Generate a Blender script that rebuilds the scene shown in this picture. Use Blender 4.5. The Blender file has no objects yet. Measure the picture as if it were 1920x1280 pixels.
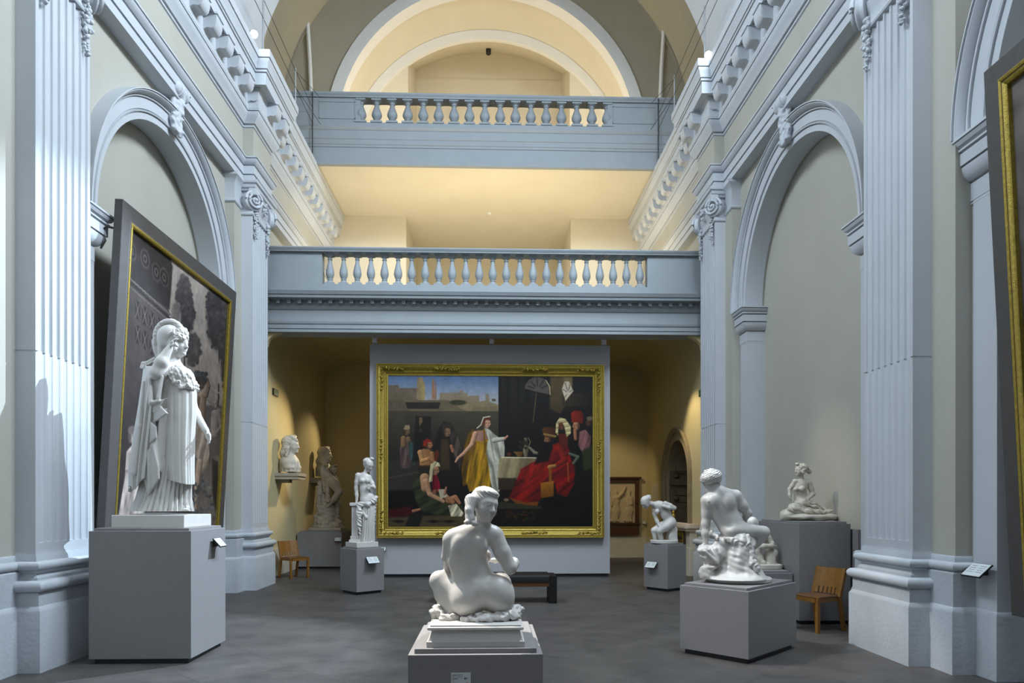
import bpy, bmesh, math, random
import numpy as np
import openvdb
from math import pi, sin, cos, radians
from mathutils import Vector, Matrix
random.seed(7)
S = bpy.context.scene
COL = S.collection

# ------------------------------------------------------------------ camera (room coordinates: +Y down the hall, metres)
F, HZ, CX, CH = 1300.0, 939.0, 0.065, 1.65
TH = math.atan(42.0 / F)
cam = bpy.data.cameras.new('camera')
cam_o = bpy.data.objects.new('camera', cam)
COL.objects.link(cam_o)
cam_o.location = (CX, 0, CH)
cam_o.rotation_euler = (pi / 2, 0, -TH)
cam.sensor_width = 36.0
cam.lens = F / 1920 * 36.0
cam.shift_x = 0.0
cam.shift_y = (HZ - 640) / 1920
cam.clip_end = 200
S.camera = cam_o

# ------------------------------------------------------------------ world, daylight, exposure
S.view_settings.view_transform = 'Standard'
S.view_settings.look = 'None'
S.view_settings.gamma = 1.0
S.view_settings.use_curve_mapping = False
S.view_settings.exposure = 0.0
W = bpy.data.worlds.new('sky')
S.world = W
W.use_nodes = True
bg = W.node_tree.nodes['Background']
bg.inputs[0].default_value = (0.78, 0.87, 1.0, 1)
bg.inputs[1].default_value = 0.24


def lamp(name, kind, loc, target, energy, color, size=0.1, size_y=None, spot=60, blend=0.4):
    L = bpy.data.lights.new(name, kind)
    L.energy = energy
    L.color = color
    if kind == 'AREA':
        L.shape = 'RECTANGLE'
        L.size = size
        L.size_y = size_y or size
    elif kind == 'SPOT':
        L.shadow_soft_size = size
        L.spot_size = radians(spot)
        L.spot_blend = blend
    else:
        L.shadow_soft_size = size
    o = bpy.data.objects.new(name, L)
    COL.objects.link(o)
    o.location = loc
    d = Vector(target) - Vector(loc)
    o.rotation_euler = d.to_track_quat('-Z', 'Y').to_euler()
    return o


DAY = (0.74, 0.87, 1.0)
WARM = (1.0, 0.79, 0.44)
COOLW = (0.66, 0.82, 1.0)
# daylight of the high west window and the clerestory
lamp('daylight_window', 'AREA', (1.2, -2.0, 11.0), (-0.6, 10.5, 2.6), 170, DAY, 6, 4)
lamp('daylight_clerestory_right', 'AREA', (4.0, 7.0, 11.8), (-4.5, 8.6, 3.0), 1750, DAY, 6, 1.6)
lamp('daylight_clerestory_left', 'AREA', (-4.0, 7.0, 11.8), (4.5, 9.0, 3.2), 780, DAY, 6, 1.6)
# gallery lamps
lamp('gallery_lamp', 'AREA', (0, 16.95, 6.25), (0, 18.5, 9.8), 235, (1.0, 0.85, 0.60), 7.0, 0.3)
lamp('upper_gallery_lamp', 'AREA', (0, 17.85, 10.8), (0, 20.6, 13.2), 175, (1.0, 0.85, 0.60), 6.0, 0.2)
# spotlights of the display, then the fill of the back room
lamp('spot_helmeted_woman', 'SPOT', (4.05, 12.55, 9.8), (-3.9, 7.3, 1.7), 15000, COOLW, .05, spot=33, blend=.35)
lamp('spot_reclining_woman', 'SPOT', (-4.0, 9.2, 9.4), (4.95, 9.95, 2.0), 1100, (1, .86, .64), .04, spot=11, blend=1)
lamp('spot_seated_woman', 'SPOT', (-3.7, 7.4, 10.0), (-.1, 4.4, 1.2), 9000, (1, .92, .82), .04, spot=11, blend=.4)
lamp('spot_bather', 'SPOT', (-3.7, 7.7, 10.0), (2.7, 7.5, 1.2), 2600, (1, .93, .86), .06, spot=13, blend=.5)
lamp('spot_near_bust', 'SPOT', (-2.5, 17.5, 4.1), (-4.66, 15.4, 2.7), 330, WARM, .05, spot=62, blend=.8)
lamp('spot_far_bust', 'SPOT', (-2.9, 19.85, 4.2), (-4.5, 18.4, 2.7), 150, WARM, .05, spot=62, blend=.8)
lamp('spot_doorway_wall', 'SPOT', (3.6, 15.6, 4.7), (4.66, 15.1, 2.1), 150, WARM, .06, spot=80, blend=.6)
lamp('spot_relief', 'SPOT', (1.9, 17.4, 4.5), (3.6, 20.1, 1.6), 200, WARM, .05, spot=58, blend=.7)
lamp('spot_stooping_nude', 'SPOT', (1.6, 14.2, 4.9), (3.3, 12.9, 1.4), 90, WARM, .05, spot=45, blend=.5)
lamp('back_room_fill', 'AREA', (0, 17.8, 5.3), (0, 17.8, 0), 10, WARM, 7, 2)  # added ambient fill under the gallery, no fixture at the ceiling


# ------------------------------------------------------------------ picture pixel -> room point (used while measuring shapes)
_c, _s = cos(TH), sin(TH)


def at(px, py, Y):
    t = (px - 960) / F
    X = Y * (_s + t * _c) / (_c - t * _s)
    zc = X * _s + Y * _c
    return np.array((X + CX, Y, CH - (py - HZ) / F * zc))


# ------------------------------------------------------------------ materials
MATS = {}


def mat(name, col, rough=0.6, col2=None, scale=8.0, detail=4.0, bump=0.0, bscale=None, metal=0.0, emit=None, spec=0.5, mix=0.5):
    if name in MATS:
        return MATS[name]
    m = bpy.data.materials.new(name)
    m.use_nodes = True
    nt = m.node_tree
    b = nt.nodes['Principled BSDF']
    b.inputs['Base Color'].default_value = (*col, 1)
    b.inputs['Roughness'].default_value = rough
    b.inputs['Metallic'].default_value = metal
    b.inputs['Specular IOR Level'].default_value = spec
    tc = nt.nodes.new('ShaderNodeTexCoord')
    if col2:
        n = nt.nodes.new('ShaderNodeTexNoise')
        n.inputs['Scale'].default_value = scale
        n.inputs['Detail'].default_value = detail
        r = nt.nodes.new('ShaderNodeValToRGB')
        r.color_ramp.elements[0].position = 0.5 - mix * 0.5
        r.color_ramp.elements[1].position = 0.5 + mix * 0.5
        r.color_ramp.elements[0].color = (*col2, 1)
        r.color_ramp.elements[1].color = (*col, 1)
        nt.links.new(tc.outputs['Object'], n.inputs['Vector'])
        nt.links.new(n.outputs['Fac'], r.inputs['Fac'])
        nt.links.new(r.outputs['Color'], b.inputs['Base Color'])
    if bump:
        n2 = nt.nodes.new('ShaderNodeTexNoise')
        n2.inputs['Scale'].default_value = bscale or scale
        n2.inputs['Detail'].default_value = 6
        bp = nt.nodes.new('ShaderNodeBump')
        bp.inputs['Strength'].default_value = bump
        bp.inputs['Distance'].default_value = 0.01
        nt.links.new(tc.outputs['Object'], n2.inputs['Vector'])
        nt.links.new(n2.outputs['Fac'], bp.inputs['Height'])
        nt.links.new(bp.outputs['Normal'], b.inputs['Normal'])
    if emit:
        b.inputs['Emission Color'].default_value = (*emit[0], 1)
        b.inputs['Emission Strength'].default_value = emit[1]
    MATS[name] = m
    return m


M_WALL = mat('cream_plaster', (0.44, 0.425, 0.37), 0.85, (0.405, 0.39, 0.335), 1.3, 6, 0.15, 30)
M_TRIM = mat('pale_grey_stucco', (0.52, 0.545, 0.575), 0.7, (0.48, 0.505, 0.535), 2.0, 5, 0.08, 40)
M_BASE = mat('rough_plinth_stucco', (0.50, 0.53, 0.56), 0.85, (0.43, 0.46, 0.49), 3.0, 8, 0.5, 26)
M_BALC = mat('grey_blue_balcony_paint', (0.265, 0.29, 0.305), 0.6, (0.24, 0.265, 0.28), 3.0, 5, 0.06, 40)
M_GALL = mat('gallery_cream_plaster', (0.64, 0.585, 0.46), 0.85, (0.60, 0.545, 0.42), 1.2, 6, 0.12, 30)
M_OCHRE = mat('warm_ochre_plaster', (0.58, 0.50, 0.29), 0.85, (0.53, 0.455, 0.255), 1.2, 6, 0.12, 30)
M_MARBLE = mat('white_marble', (0.60, 0.575, 0.54), 0.40, (0.53, 0.505, 0.47), 5.0, 8, 0.03, 60, mix=0.7)
M_MARBLE2 = mat('cream_marble', (0.56, 0.515, 0.44), 0.5, (0.46, 0.415, 0.34), 7.0, 8, 0.05, 50, mix=0.7)
M_STONE = mat('aged_grey_stone', (0.40, 0.35, 0.28), 0.7, (0.28, 0.24, 0.19), 9.0, 8, 0.2, 40, mix=0.7)
M_PED = mat('grey_pedestal_paint', (0.225, 0.215, 0.215), 0.55, (0.21, 0.20, 0.20), 20, 3, 0.02, 60)
M_BLACK = mat('black_plinth', (0.012, 0.012, 0.014), 0.5)
M_PANELW = mat('display_wall_paint', (0.40, 0.395, 0.41), 0.8, (0.38, 0.375, 0.39), 2, 3)
M_GOLD = mat('old_gilding', (0.40, 0.29, 0.045), 0.42, (0.22, 0.155, 0.022), 30, 6, 0.3, 90, metal=0.55)
M_FRAME = mat('dark_brown_frame', (0.075, 0.068, 0.066), 0.55, (0.06, 0.054, 0.052), 12, 4)
M_CHAIR = mat('honey_oak', (0.24, 0.105, 0.014), 0.45, (0.17, 0.072, 0.009), 18, 4)
M_SEAT = mat('brown_leather_seat', (0.12, 0.055, 0.02), 0.4)
M_DWOOD = mat('dark_walnut', (0.10, 0.042, 0.012), 0.4, (0.06, 0.026, 0.008), 14, 5)
M_BENCH = mat('black_bench', (0.012, 0.011, 0.010), 0.55, spec=.2)
M_LABEL = mat('label_card', (0.58, 0.62, 0.62), 0.5)
M_LABELG = mat('label_green_band', (0.42, 0.56, 0.46), 0.5)
M_INK = mat('label_ink', (0.05, 0.05, 0.06), 0.6)
M_RED = mat('label_red_dot', (0.5, 0.03, 0.06), 0.6)
M_METAL = mat('brushed_steel', (0.42, 0.44, 0.46), 0.35, metal=0.8)
M_WIRE = mat('dark_steel_wire', (0.05, 0.048, 0.045), 0.45, metal=0.5)
M_GLOW = mat('lamp_glow', (1, 0.95, 0.85), 0.4, emit=((1.0, 0.93, 0.84), 40.0))
M_PANE = mat('daylit_pane', (0.8, 0.9, 1.0), 0.3, emit=((0.75, 0.9, 1.0), 1.1))
M_GREEN = mat('exit_green', (0.005, 0.05, 0.02), 0.5, emit=((0.01, 0.10, 0.035), 0.12))
M_WHITE = mat('white_plastic', (0.75, 0.75, 0.74), 0.5)


def floor_mat():
    m = bpy.data.materials.new('worn_stone_floor')
    m.use_nodes = True
    nt = m.node_tree
    b = nt.nodes['Principled BSDF']
    tc = nt.nodes.new('ShaderNodeTexCoord')
    mp = nt.nodes.new('ShaderNodeMapping')
    mp.inputs['Rotation'].default_value = (0, 0, radians(45))
    nt.links.new(tc.outputs['Object'], mp.inputs['Vector'])
    br = nt.nodes.new('ShaderNodeTexBrick')
    br.offset = 0.0
    br.inputs['Color1'].default_value = (0.062, 0.057, 0.053, 1)
    br.inputs['Color2'].default_value = (0.074, 0.068, 0.063, 1)
    br.inputs['Mortar'].default_value = (0.045, 0.042, 0.040, 1)
    br.inputs['Scale'].default_value = 1.0
    br.inputs['Mortar Size'].default_value = 0.006
    br.inputs['Brick Width'].default_value = 0.9
    br.inputs['Row Height'].default_value = 0.9
    nt.links.new(mp.outputs['Vector'], br.inputs['Vector'])
    n = nt.nodes.new('ShaderNodeTexNoise')
    n.inputs['Scale'].default_value = 2.2
    n.inputs['Detail'].default_value = 9
    n.inputs['Roughness'].default_value = 0.65
    nt.links.new(tc.outputs['Object'], n.inputs['Vector'])
    r = nt.nodes.new('ShaderNodeValToRGB')
    r.color_ramp.elements[0].position = 0.3
    r.color_ramp.elements[1].position = 0.72
    r.color_ramp.elements[0].color = (0.62, 0.62, 0.64, 1)
    r.color_ramp.elements[1].color = (1.35, 1.32, 1.3, 1)
    nt.links.new(n.outputs['Fac'], r.inputs['Fac'])
    mx = nt.nodes.new('ShaderNodeMix')
    mx.data_type = 'RGBA'
    mx.blend_type = 'MULTIPLY'
    mx.inputs[0].default_value = 1.0
    nt.links.new(br.outputs['Color'], mx.inputs[6])
    nt.links.new(r.outputs['Color'], mx.inputs[7])
    nt.links.new(mx.outputs[2], b.inputs['Base Color'])
    b.inputs['Roughness'].default_value = 0.5
    n3 = nt.nodes.new('ShaderNodeTexNoise')
    n3.inputs['Scale'].default_value = 28
    n3.inputs['Detail'].default_value = 8
    bp = nt.nodes.new('ShaderNodeBump')
    bp.inputs['Strength'].default_value = 0.35
    bp.inputs['Distance'].default_value = 0.008
    nt.links.new(tc.outputs['Object'], n3.inputs['Vector'])
    nt.links.new(n3.outputs['Fac'], bp.inputs['Height'])
    nt.links.new(bp.outputs['Normal'], b.inputs['Normal'])
    return m


M_FLOOR = floor_mat()


# ------------------------------------------------------------------ mesh helpers
class MB:
    """collects faces in room coordinates, links them as one mesh object"""

    def __init__(self):
        self.v = []
        self.f = []

    def add(self, vs, fs):
        n = len(self.v)
        self.v += [tuple(p) for p in vs]
        self.f += [tuple(i + n for i in f) for f in fs]
        return self

    def box(self, x0, x1, y0, y1, z0, z1):
        vs = [(x, y, z) for z in (z0, z1) for y in (y0, y1) for x in (x0, x1)]
        return self.add(vs, [(0, 2, 3, 1), (4, 5, 7, 6), (0, 1, 5, 4), (2, 6, 7, 3), (0, 4, 6, 2), (1, 3, 7, 5)])

    def obox(self, c, u, v, hu, hv, z0, z1):
        """box on an oriented footprint, c its centre, u and v unit axes"""
        c, u, v = np.array(c[:2], float), np.array(u), np.array(v)
        q = [c - u * hu - v * hv, c + u * hu - v * hv, c + u * hu + v * hv, c - u * hu + v * hv]
        return self.prism([(p[0], p[1]) for p in q], z0, z1)

    def prism(self, poly, z0, z1):
        n = len(poly)
        vs = [(x, y, z0) for x, y in poly] + [(x, y, z1) for x, y in poly]
        fs = [tuple(range(n - 1, -1, -1)), tuple(range(n, 2 * n))]
        fs += [(i, (i + 1) % n, n + (i + 1) % n, n + i) for i in range(n)]
        return self.add(vs, fs)

    def rings(self, rings, closed=True, caps=True):
        n = len(rings[0])
        vs = [p for r in rings for p in r]
        fs = []
        m = n if closed else n - 1
        for k in range(len(rings) - 1):
            for i in range(m):
                j = (i + 1) % n
                fs.append((k * n + i, k * n + j, (k + 1) * n + j, (k + 1) * n + i))
        if caps and closed:
            fs.append(tuple(range(n - 1, -1, -1)))
            o = (len(rings) - 1) * n
            fs.append(tuple(range(o, o + n)))
        return self.add(vs, fs)

    def lathe(self, c, prof, n=20):
        """prof: list of (radius, z)"""
        rs = [[(c[0] + r * cos(2 * pi * i / n), c[1] + r * sin(2 * pi * i / n), c[2] + z) for i in range(n)] for r, z in prof]
        return self.rings(rs)

    def tube(self, pts, r, n=8, r2=None):
        pts = [Vector(p) for p in pts]
        rs = []
        up = Vector((0, 0, 1))
        for i, p in enumerate(pts):
            d = (pts[min(i + 1, len(pts) - 1)] - pts[max(i - 1, 0)]).normalized()
            a = d.cross(up)
            if a.length < 1e-3:
                a = d.cross(Vector((1, 0, 0)))
            a.normalize()
            b = d.cross(a)
            q = r if r2 is None else r + (r2 - r) * i / (len(pts) - 1)
            rs.append([p + (a * cos(2 * pi * k / n) + b * sin(2 * pi * k / n)) * q for k in range(n)])
        return self.rings(rs)

    def sweep(self, path, prof, closed=False, caps=True):
        """profile (offset to the left of the path, z) mitred along a plan path"""
        P = [np.array(p, float) for p in path]
        n = len(P)
        rings = []
        for i in range(n):
            a = P[i - 1] if (closed or i > 0) else None
            b = P[(i + 1) % n] if (closed or i < n - 1) else None
            nrm = []
            for q0, q1 in ((a, P[i]), (P[i], b)):
                if q0 is None or q1 is None:
                    continue
                d = (q1 - q0) / np.linalg.norm(q1 - q0)
                nrm.append(np.array((-d[1], d[0])))
            if len(nrm) == 2:
                m = nrm[0] + nrm[1]
                m /= max(1e-6, m @ nrm[0])
            else:
                m = nrm[0]
            rings.append([(P[i][0] + m[0] * o, P[i][1] + m[1] * o, z) for o, z in prof])
        if closed:
            rings.append(rings[0])
        self.rings(rings, closed=True, caps=caps and not closed)
        return self

    def vsweep(self, curve, prof, x0, s, caps=True):
        """profile (radial offset, projection) along a curve of (y, z, ny, nz) on the wall plane x0; projects towards the room"""
        rings = [[(x0 - p, y + ny * r, z + nz * r) for r, p in prof] for y, z, ny, nz in curve]
        return self.rings(rings, closed=True, caps=caps)

    def mirror(self):
        m = MB()
        m.v = [(-x, y, z) for x, y, z in self.v]
        m.f = [tuple(reversed(f)) for f in self.f]
        return m

    def moved(self, d):
        m = MB()
        m.v = [(x + d[0], y + d[1], z + d[2]) for x, y, z in self.v]
        m.f = list(self.f)
        return m

    def build(self, name, material, parent=None, o=None, smooth=None, mats=None, bevel=0):
        o = o if o is not None else (tuple(parent['_o']) if parent is not None and '_o' in parent else (0, 0, 0))
        me = bpy.data.meshes.new(name)
        me.from_pydata([(x - o[0], y - o[1], z - o[2]) for x, y, z in self.v], [], self.f)
        bm = bmesh.new()
        bm.from_mesh(me)
        bmesh.ops.recalc_face_normals(bm, faces=bm.faces)
        bm.to_mesh(me)
        bm.free()
        me.materials.append(material)
        if smooth:
            me.polygons.foreach_set('use_smooth', [True] * len(me.polygons))
            me.set_sharp_from_angle(angle=radians(smooth))
        ob = bpy.data.objects.new(name, me)
        COL.objects.link(ob)
        if parent is not None:
            ob.parent = parent
        else:
            ob.location = o
        if bevel:
            bv = ob.modifiers.new('edge', 'BEVEL')
            bv.width = bevel
            bv.segments = 2
            bv.limit_method = 'ANGLE'
        return ob


def tag(o, label=None, cat=None, group=None, kind=None):
    if label:
        o['label'] = label
    if cat:
        o['category'] = cat
    if group:
        o['group'] = group
    if kind:
        o['kind'] = kind
    return o


def thing(name, label, cat, loc, group=None):
    e = bpy.data.objects.new(name, None)
    COL.objects.link(e)
    e.location = tuple(float(x) for x in loc)
    e.empty_display_size = 0.1
    e['_o'] = [float(x) for x in loc]
    return tag(e, label, cat, group)


def struct(ob, label=None, cat=None):
    return tag(ob, label, cat, kind='structure')


def copy_tree(o, parent=None):
    c = o.copy()
    COL.objects.link(c)
    c.parent = parent
    for ch in list(o.children):
        copy_tree(ch, c)
    return c
# ================================================================== the room
XW, XB, XP, XR = 4.71, 4.545, 4.35, 5.02      # wall, backing strip, pilaster face, recess back
PIER = (7.35, 13.5)                            # pilaster centres
BAYS = (4.27, 10.43)                           # arch centres
RA, SPR = 1.93, 5.12                           # arch radius, springing height
YB = 20.15                                     # back wall
GF = 5.80                                      # gallery floor
UY = 16.7                                      # upper balcony front

fl = MB().add([(-9, -6, 0), (9, -6, 0), (9, 24, 0), (-9, 24, 0)], [(0, 1, 2, 3)]).build('floor', M_FLOOR)
struct(fl, 'dark grey worn stone floor of the hall', 'floor')


def nave_wall():
    w = MB()
    piers = [(-1.2, BAYS[0] - RA), (BAYS[0] + RA, BAYS[1] - RA), (BAYS[1] + RA, 14.35)]
    for a, b in piers:
        w.box(XW, 5.5, a, b, 0, 7.75)
    for c in BAYS:
        n = 40
        ys = [c - RA * cos(pi * k / n) for k in range(n + 1)]
        zs = [SPR + RA * sin(pi * k / n) for k in range(n + 1)]
        for k in range(n):
            vs = []
            for X in (XW, XR + 0.02):
                vs += [(X, ys[k], zs[k]), (X, ys[k + 1], zs[k + 1]), (X, ys[k + 1], 7.75), (X, ys[k], 7.75)]
            w.add(vs, [(0, 1, 2, 3), (4, 7, 6, 5), (0, 4, 5, 1)])
        w.box(XR, 5.5, c - RA - .02, c + RA + .02, 0, 7.3)
    # side wall under and on the gallery, and above the cornice
    w.box(4.66, 5.5, 14.35, 23.5, 5.3, 9.76)
    w.box(XW, 5.5, -1.2, 8.7, 7.7, 16.5)
    w.box(XW, 5.5, 8.7, 12.75, 7.7, 10.15)
    w.box(XW, 5.5, 8.7, 12.75, 13.2, 16.5)
    w.box(XW, 5.5, 12.75, 14.8, 7.7, 9.76).box(XW, 5.5, 12.75, 14.22, 9.7, 16.5)
    return w


nw = nave_wall()


def near_sill(w):
    return w


# ground floor side walls of the back room: the right one has the round-headed doorway
def arch_strip(mb, X0, X1, yc, r, spr, top, y0, y1):
    n = 28
    mb.box(X0, X1, y0, yc - r, 0, top)
    mb.box(X0, X1, yc + r, y1, 0, top)
    ys = [yc - r * cos(pi * k / n) for k in range(n + 1)]
    zs = [spr + r * sin(pi * k / n) for k in range(n + 1)]
    for k in range(n):
        vs = []
        for X in (X0, X1):
            vs += [(X, ys[k], zs[k]), (X, ys[k + 1], zs[k + 1]), (X, ys[k + 1], top), (X, ys[k], top)]
        mb.add(vs, [(0, 1, 2, 3), (4, 7, 6, 5), (0, 4, 5, 1)])


wl = nw.mirror().build('wall_left', M_WALL)
struct(wl, 'left wall of the hall with tall round-headed recesses', 'wall')
wr = nw.build('wall_right', M_WALL)
struct(wr, 'right wall of the hall with tall round-headed recesses', 'wall')

DY, DR, DS = 16.85, 0.95, 2.20                 # doorway
g = MB()
arch_strip(g, 4.66, 5.3, DY, DR, DS, 5.35, 14.35, YB)
struct(g.build('wall_right_back', M_OCHRE), 'warm lit right wall of the room under the gallery', 'wall')
g = MB().box(-5.3, -4.66, 14.35, YB, 0, 5.35)
struct(g.build('wall_left_back', M_OCHRE), 'warm lit left wall of the room under the gallery', 'wall')
g = MB().box(-5.4, 5.4, YB, YB + .4, 0, 5.9)
struct(g.build('wall_back', M_OCHRE), 'shaded back wall behind the white display wall', 'wall')
# coved ceiling under the gallery
g = MB()
prof = [(-4.66, 5.0)] + [(-4.66 + .62 * (1 - cos(t)), 5.0 + .62 * sin(t)) for t in np.linspace(0.1, pi / 2, 9)]
prof = prof + [(-x, z) for x, z in reversed(prof)]
rr = [[(x, y, z) for x, z in prof] for y in (14.5, YB)]
g.rings(rr, closed=False)
struct(g.build('ceiling_lower', M_OCHRE, smooth=40), 'coved ochre ceiling under the gallery', 'ceiling')
# gallery back wall with its deep rectangular niche, gallery floor and ceiling
g = MB()
NX0, NX1, NZ = -2.32, 2.40, 9.80
GY = 19.9
g.box(-4.7, NX0, GY, GY + 3.4, GF, 9.86).box(NX1, 4.7, GY, GY + 3.4, GF, 9.86).box(NX0 - .1, NX1 + .1, GY + 3.3, GY + 3.6, GF, 9.86)
struct(g.build('wall_gallery', M_GALL), 'lit cream gallery wall with a deep niche', 'wall')
struct(MB().box(-4.7, 4.7, 14.5, GY + 3.5, GF - .16, GF).build('floor_gallery', M_GALL), 'floor of the lower gallery', 'floor')
struct(MB().box(-4.7, 4.7, UY + .15, GY + 3.6, 9.78, 10.1).build('ceiling_gallery', M_GALL), 'flat lit ceiling of the lower gallery', 'ceiling')
# upper gallery: arch wall, barrel vault, end wall with vaulted niche
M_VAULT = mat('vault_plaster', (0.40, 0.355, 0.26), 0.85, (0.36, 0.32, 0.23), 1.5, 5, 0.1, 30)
M_RIB = mat('pale_vault_rib', (0.70, 0.69, 0.66), 0.75, (0.66, 0.65, 0.62), 3, 5)


def arch_face(mb, y, r, c, xo, ztop, n=48):
    pts = [(r * cos(pi - pi * k / n), c + r * sin(pi * k / n)) for k in range(n + 1)]
    pts = [(-r, 9.9)] + pts + [(r, 9.9)]
    out = [(-xo, 9.9)] + [(-xo if x < -r * .72 else (xo if x > r * .72 else x * xo / r * 1.0), min(ztop, z + 1.6)) for x, z in pts[1:-1]] + [(xo, 9.9)]
    vs = [(x, y, z) for x, z in pts] + [(x, y, z) for x, z in out]
    m = len(pts)
    mb.add(vs, [(i, i + 1, m + i + 1, m + i) for i in range(m - 1)])


def arch_band(mb, y0, y1, r0, r1, c0, c1=None, n=48, z0=9.9):
    """solid arch band between radii r0 and r1"""
    c1 = c1 or c0
    sec = []
    for k in range(n + 1):
        a = pi - pi * k / n
        p, q = (r0 * cos(a), c0 + r0 * sin(a)), (r1 * cos(a), c1 + r1 * sin(a))
        sec.append([(p[0], y0, p[1]), (q[0], y0, q[1]), (q[0], y1, q[1]), (p[0], y1, p[1])])
    first = [(x, y, z0) for x, y, z in sec[0]]
    last = [(x, y, z0) for x, y, z in sec[-1]]
    mb.rings([first] + sec + [last], closed=True)


g = MB()
arch_face(g, 18.15, 4.0, 11.15, 5.4, 18)
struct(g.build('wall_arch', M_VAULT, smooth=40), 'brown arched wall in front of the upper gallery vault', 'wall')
g = MB()
n = 48
vr = [[(4.05 * cos(pi - pi * k / n), y, 11.1 + 4.05 * sin(pi * k / n)) for k in range(n + 1)] for y in (18.15, 20.0)]
vr = [[(-4.05, y, 9.9)] + r + [(4.05, y, 9.9)] for r, y in zip(vr, (18.15, 20.0))]
g.rings(vr, closed=False)
struct(g.build('ceiling_vault', M_GALL, smooth=40), 'barrel vault over the upper gallery', 'ceiling')
# end wall with niche
g = MB()
LX0, LX1, LY0, LY1 = -2.27, 2.38, 19.95, 22.3
zf = lambda x: 11.1 + math.sqrt(max(0, 4.02 ** 2 - x * x)) - .25
zb = lambda x: 16.05 - 0.60 * (x / 2.3) ** 2
g.add([(-4.7, LY0, 9.9), (LX0, LY0, 9.9), (LX0, LY0, 16), (-4.7, LY0, 16)], [(0, 1, 2, 3)])
g.add([(LX1, LY0, 9.9), (4.7, LY0, 9.9), (4.7, LY0, 16), (LX1, LY0, 16)], [(0, 1, 2, 3)])
xs = np.linspace(LX0, LX1, 25)
front = [(x, LY0, zf(x)) for x in xs]
back = [(x, LY1, zb(x)) for x in xs]
top = [(x, LY0, 16.2) for x in xs]
g.rings([top, front, back], closed=False)
g.add([(LX0, LY0, 9.9), (LX0, LY1, 9.9), (LX0, LY1, zb(LX0)), (LX0, LY0, zf(LX0))], [(0, 1, 2, 3)])
g.add([(LX1, LY0, 9.9), (LX1, LY1, 9.9), (LX1, LY1, zb(LX1)), (LX1, LY0, zf(LX1))], [(0, 1, 2, 3)])
g.add([(LX0, LY1, 9.9), (LX1, LY1, 9.9), (LX1, LY1, 16.3), (LX0, LY1, 16.3)], [(0, 1, 2, 3)])
g.box(LX0, LX1, LY1 - .03, LY1 + .01, 15.15, 15.19)
struct(g.build('wall_upper_niche', M_GALL, smooth=30), 'end wall of the upper gallery with a vaulted niche', 'wall')
g = MB()
arch_band(g, 18.05, 18.45, 3.88, 4.18, 11.15)
struct(g.build('trim_1', M_RIB, smooth=30), 'pale arch rib framing the upper gallery vault', 'arch')
g = MB()
arch_band(g, 19.86, 20.0, 3.78, 4.04, 11.1)
struct(g.build('trim_2', M_RIB, smooth=30), 'narrow moulded rib along the end wall of the upper vault', 'arch')
# end strip of the white nave vault, and the wider brown bay behind it
g = MB()
arch_band(g, 12.3, 14.25, 4.70, 5.0, 9.75, z0=9.70)
struct(g.build('ceiling_nave', M_TRIM, smooth=30), 'white plastered vault of the hall above the cornice', 'ceiling')
g = MB()
vr = [[(-5.35, y, 9.7)] + [(5.35 * cos(pi - pi * k / n), y, 11.2 + 5.35 * sin(pi * k / n)) for k in range(n + 1)] + [(5.35, y, 9.7)] for y in (14.22, 18.2)]
g.rings(vr, closed=False)
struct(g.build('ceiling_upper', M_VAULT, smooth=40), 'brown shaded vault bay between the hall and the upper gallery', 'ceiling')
# pale strips at the corner of the arch wall
for s in (-1, 1):
    g = MB()
    p = [(s * 4.52, 18.02, 9.8), (s * 4.50, 18.02, 11.5), (s * 4.56, 18.02, 13.0), (s * 4.68, 18.02, 15.0)]
    g.tube(p, .05, 6)
    struct(g.build('trim_4' if s < 0 else 'trim_5', M_RIB), 'thin pale rib in the corner of the upper gallery', 'trim')


# ------------------------------------------------------------------ windows high in the side walls
def window(name, s, y0, y1, z0, z1, label):
    m = MB().box(s * 4.98, s * 5.02, y0, y1, z0, z1)
    w = m.build(name, M_PANE)
    struct(w, label, 'window')
    b = MB()
    for k in range(4):
        y = y0 + (y1 - y0) * k / 3
        b.box(min(s * 4.90, s * 4.97), max(s * 4.90, s * 4.97), y - .03, y + .03, z0, z1)
    for k in range(5):
        z = z0 + (z1 - z0) * k / 4
        b.box(min(s * 4.90, s * 4.97), max(s * 4.90, s * 4.97), y0, y1, z - .03, z + .03)
    b.build('window_frame', M_WIRE, w, o=(0, 0, 0))
    return w


window('window_1', 1, 8.75, 12.7, 10.2, 13.2, 'tall daylit window above the right cornice')
window('window_2', -1, 8.75, 12.7, 10.2, 13.2, 'tall daylit window above the left cornice')
# the gallery-side window stands in front of the side wall as a shallow case
m = MB().box(5.27, 5.34, 16.9, 17.95, 10.4, 12.9)
w3 = struct(m.build('window_3', M_PANE), 'dark barred window beside the upper balcony', 'window')
b = MB()
for k in range(4):
    y = 16.9 + 1.05 * k / 3
    b.box(5.20, 5.28, y - .05, y + .05, 10.35, 12.95)
for k in range(4):
    z = 10.4 + 2.5 * k / 3
    b.box(5.20, 5.28, 16.86, 17.99, z - .04, z + .04)
b.build('window_frame', M_WIRE, w3, o=(0, 0, 0))

# ------------------------------------------------------------------ mouldings of the side walls
ent_path = [(XB, -1.2)]
for c in PIER:
    ent_path += [(XB, c - .46), (XP, c - .46), (XP, c + .46), (XB, c + .46)]
ent_path += [(XB, GY)]
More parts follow.
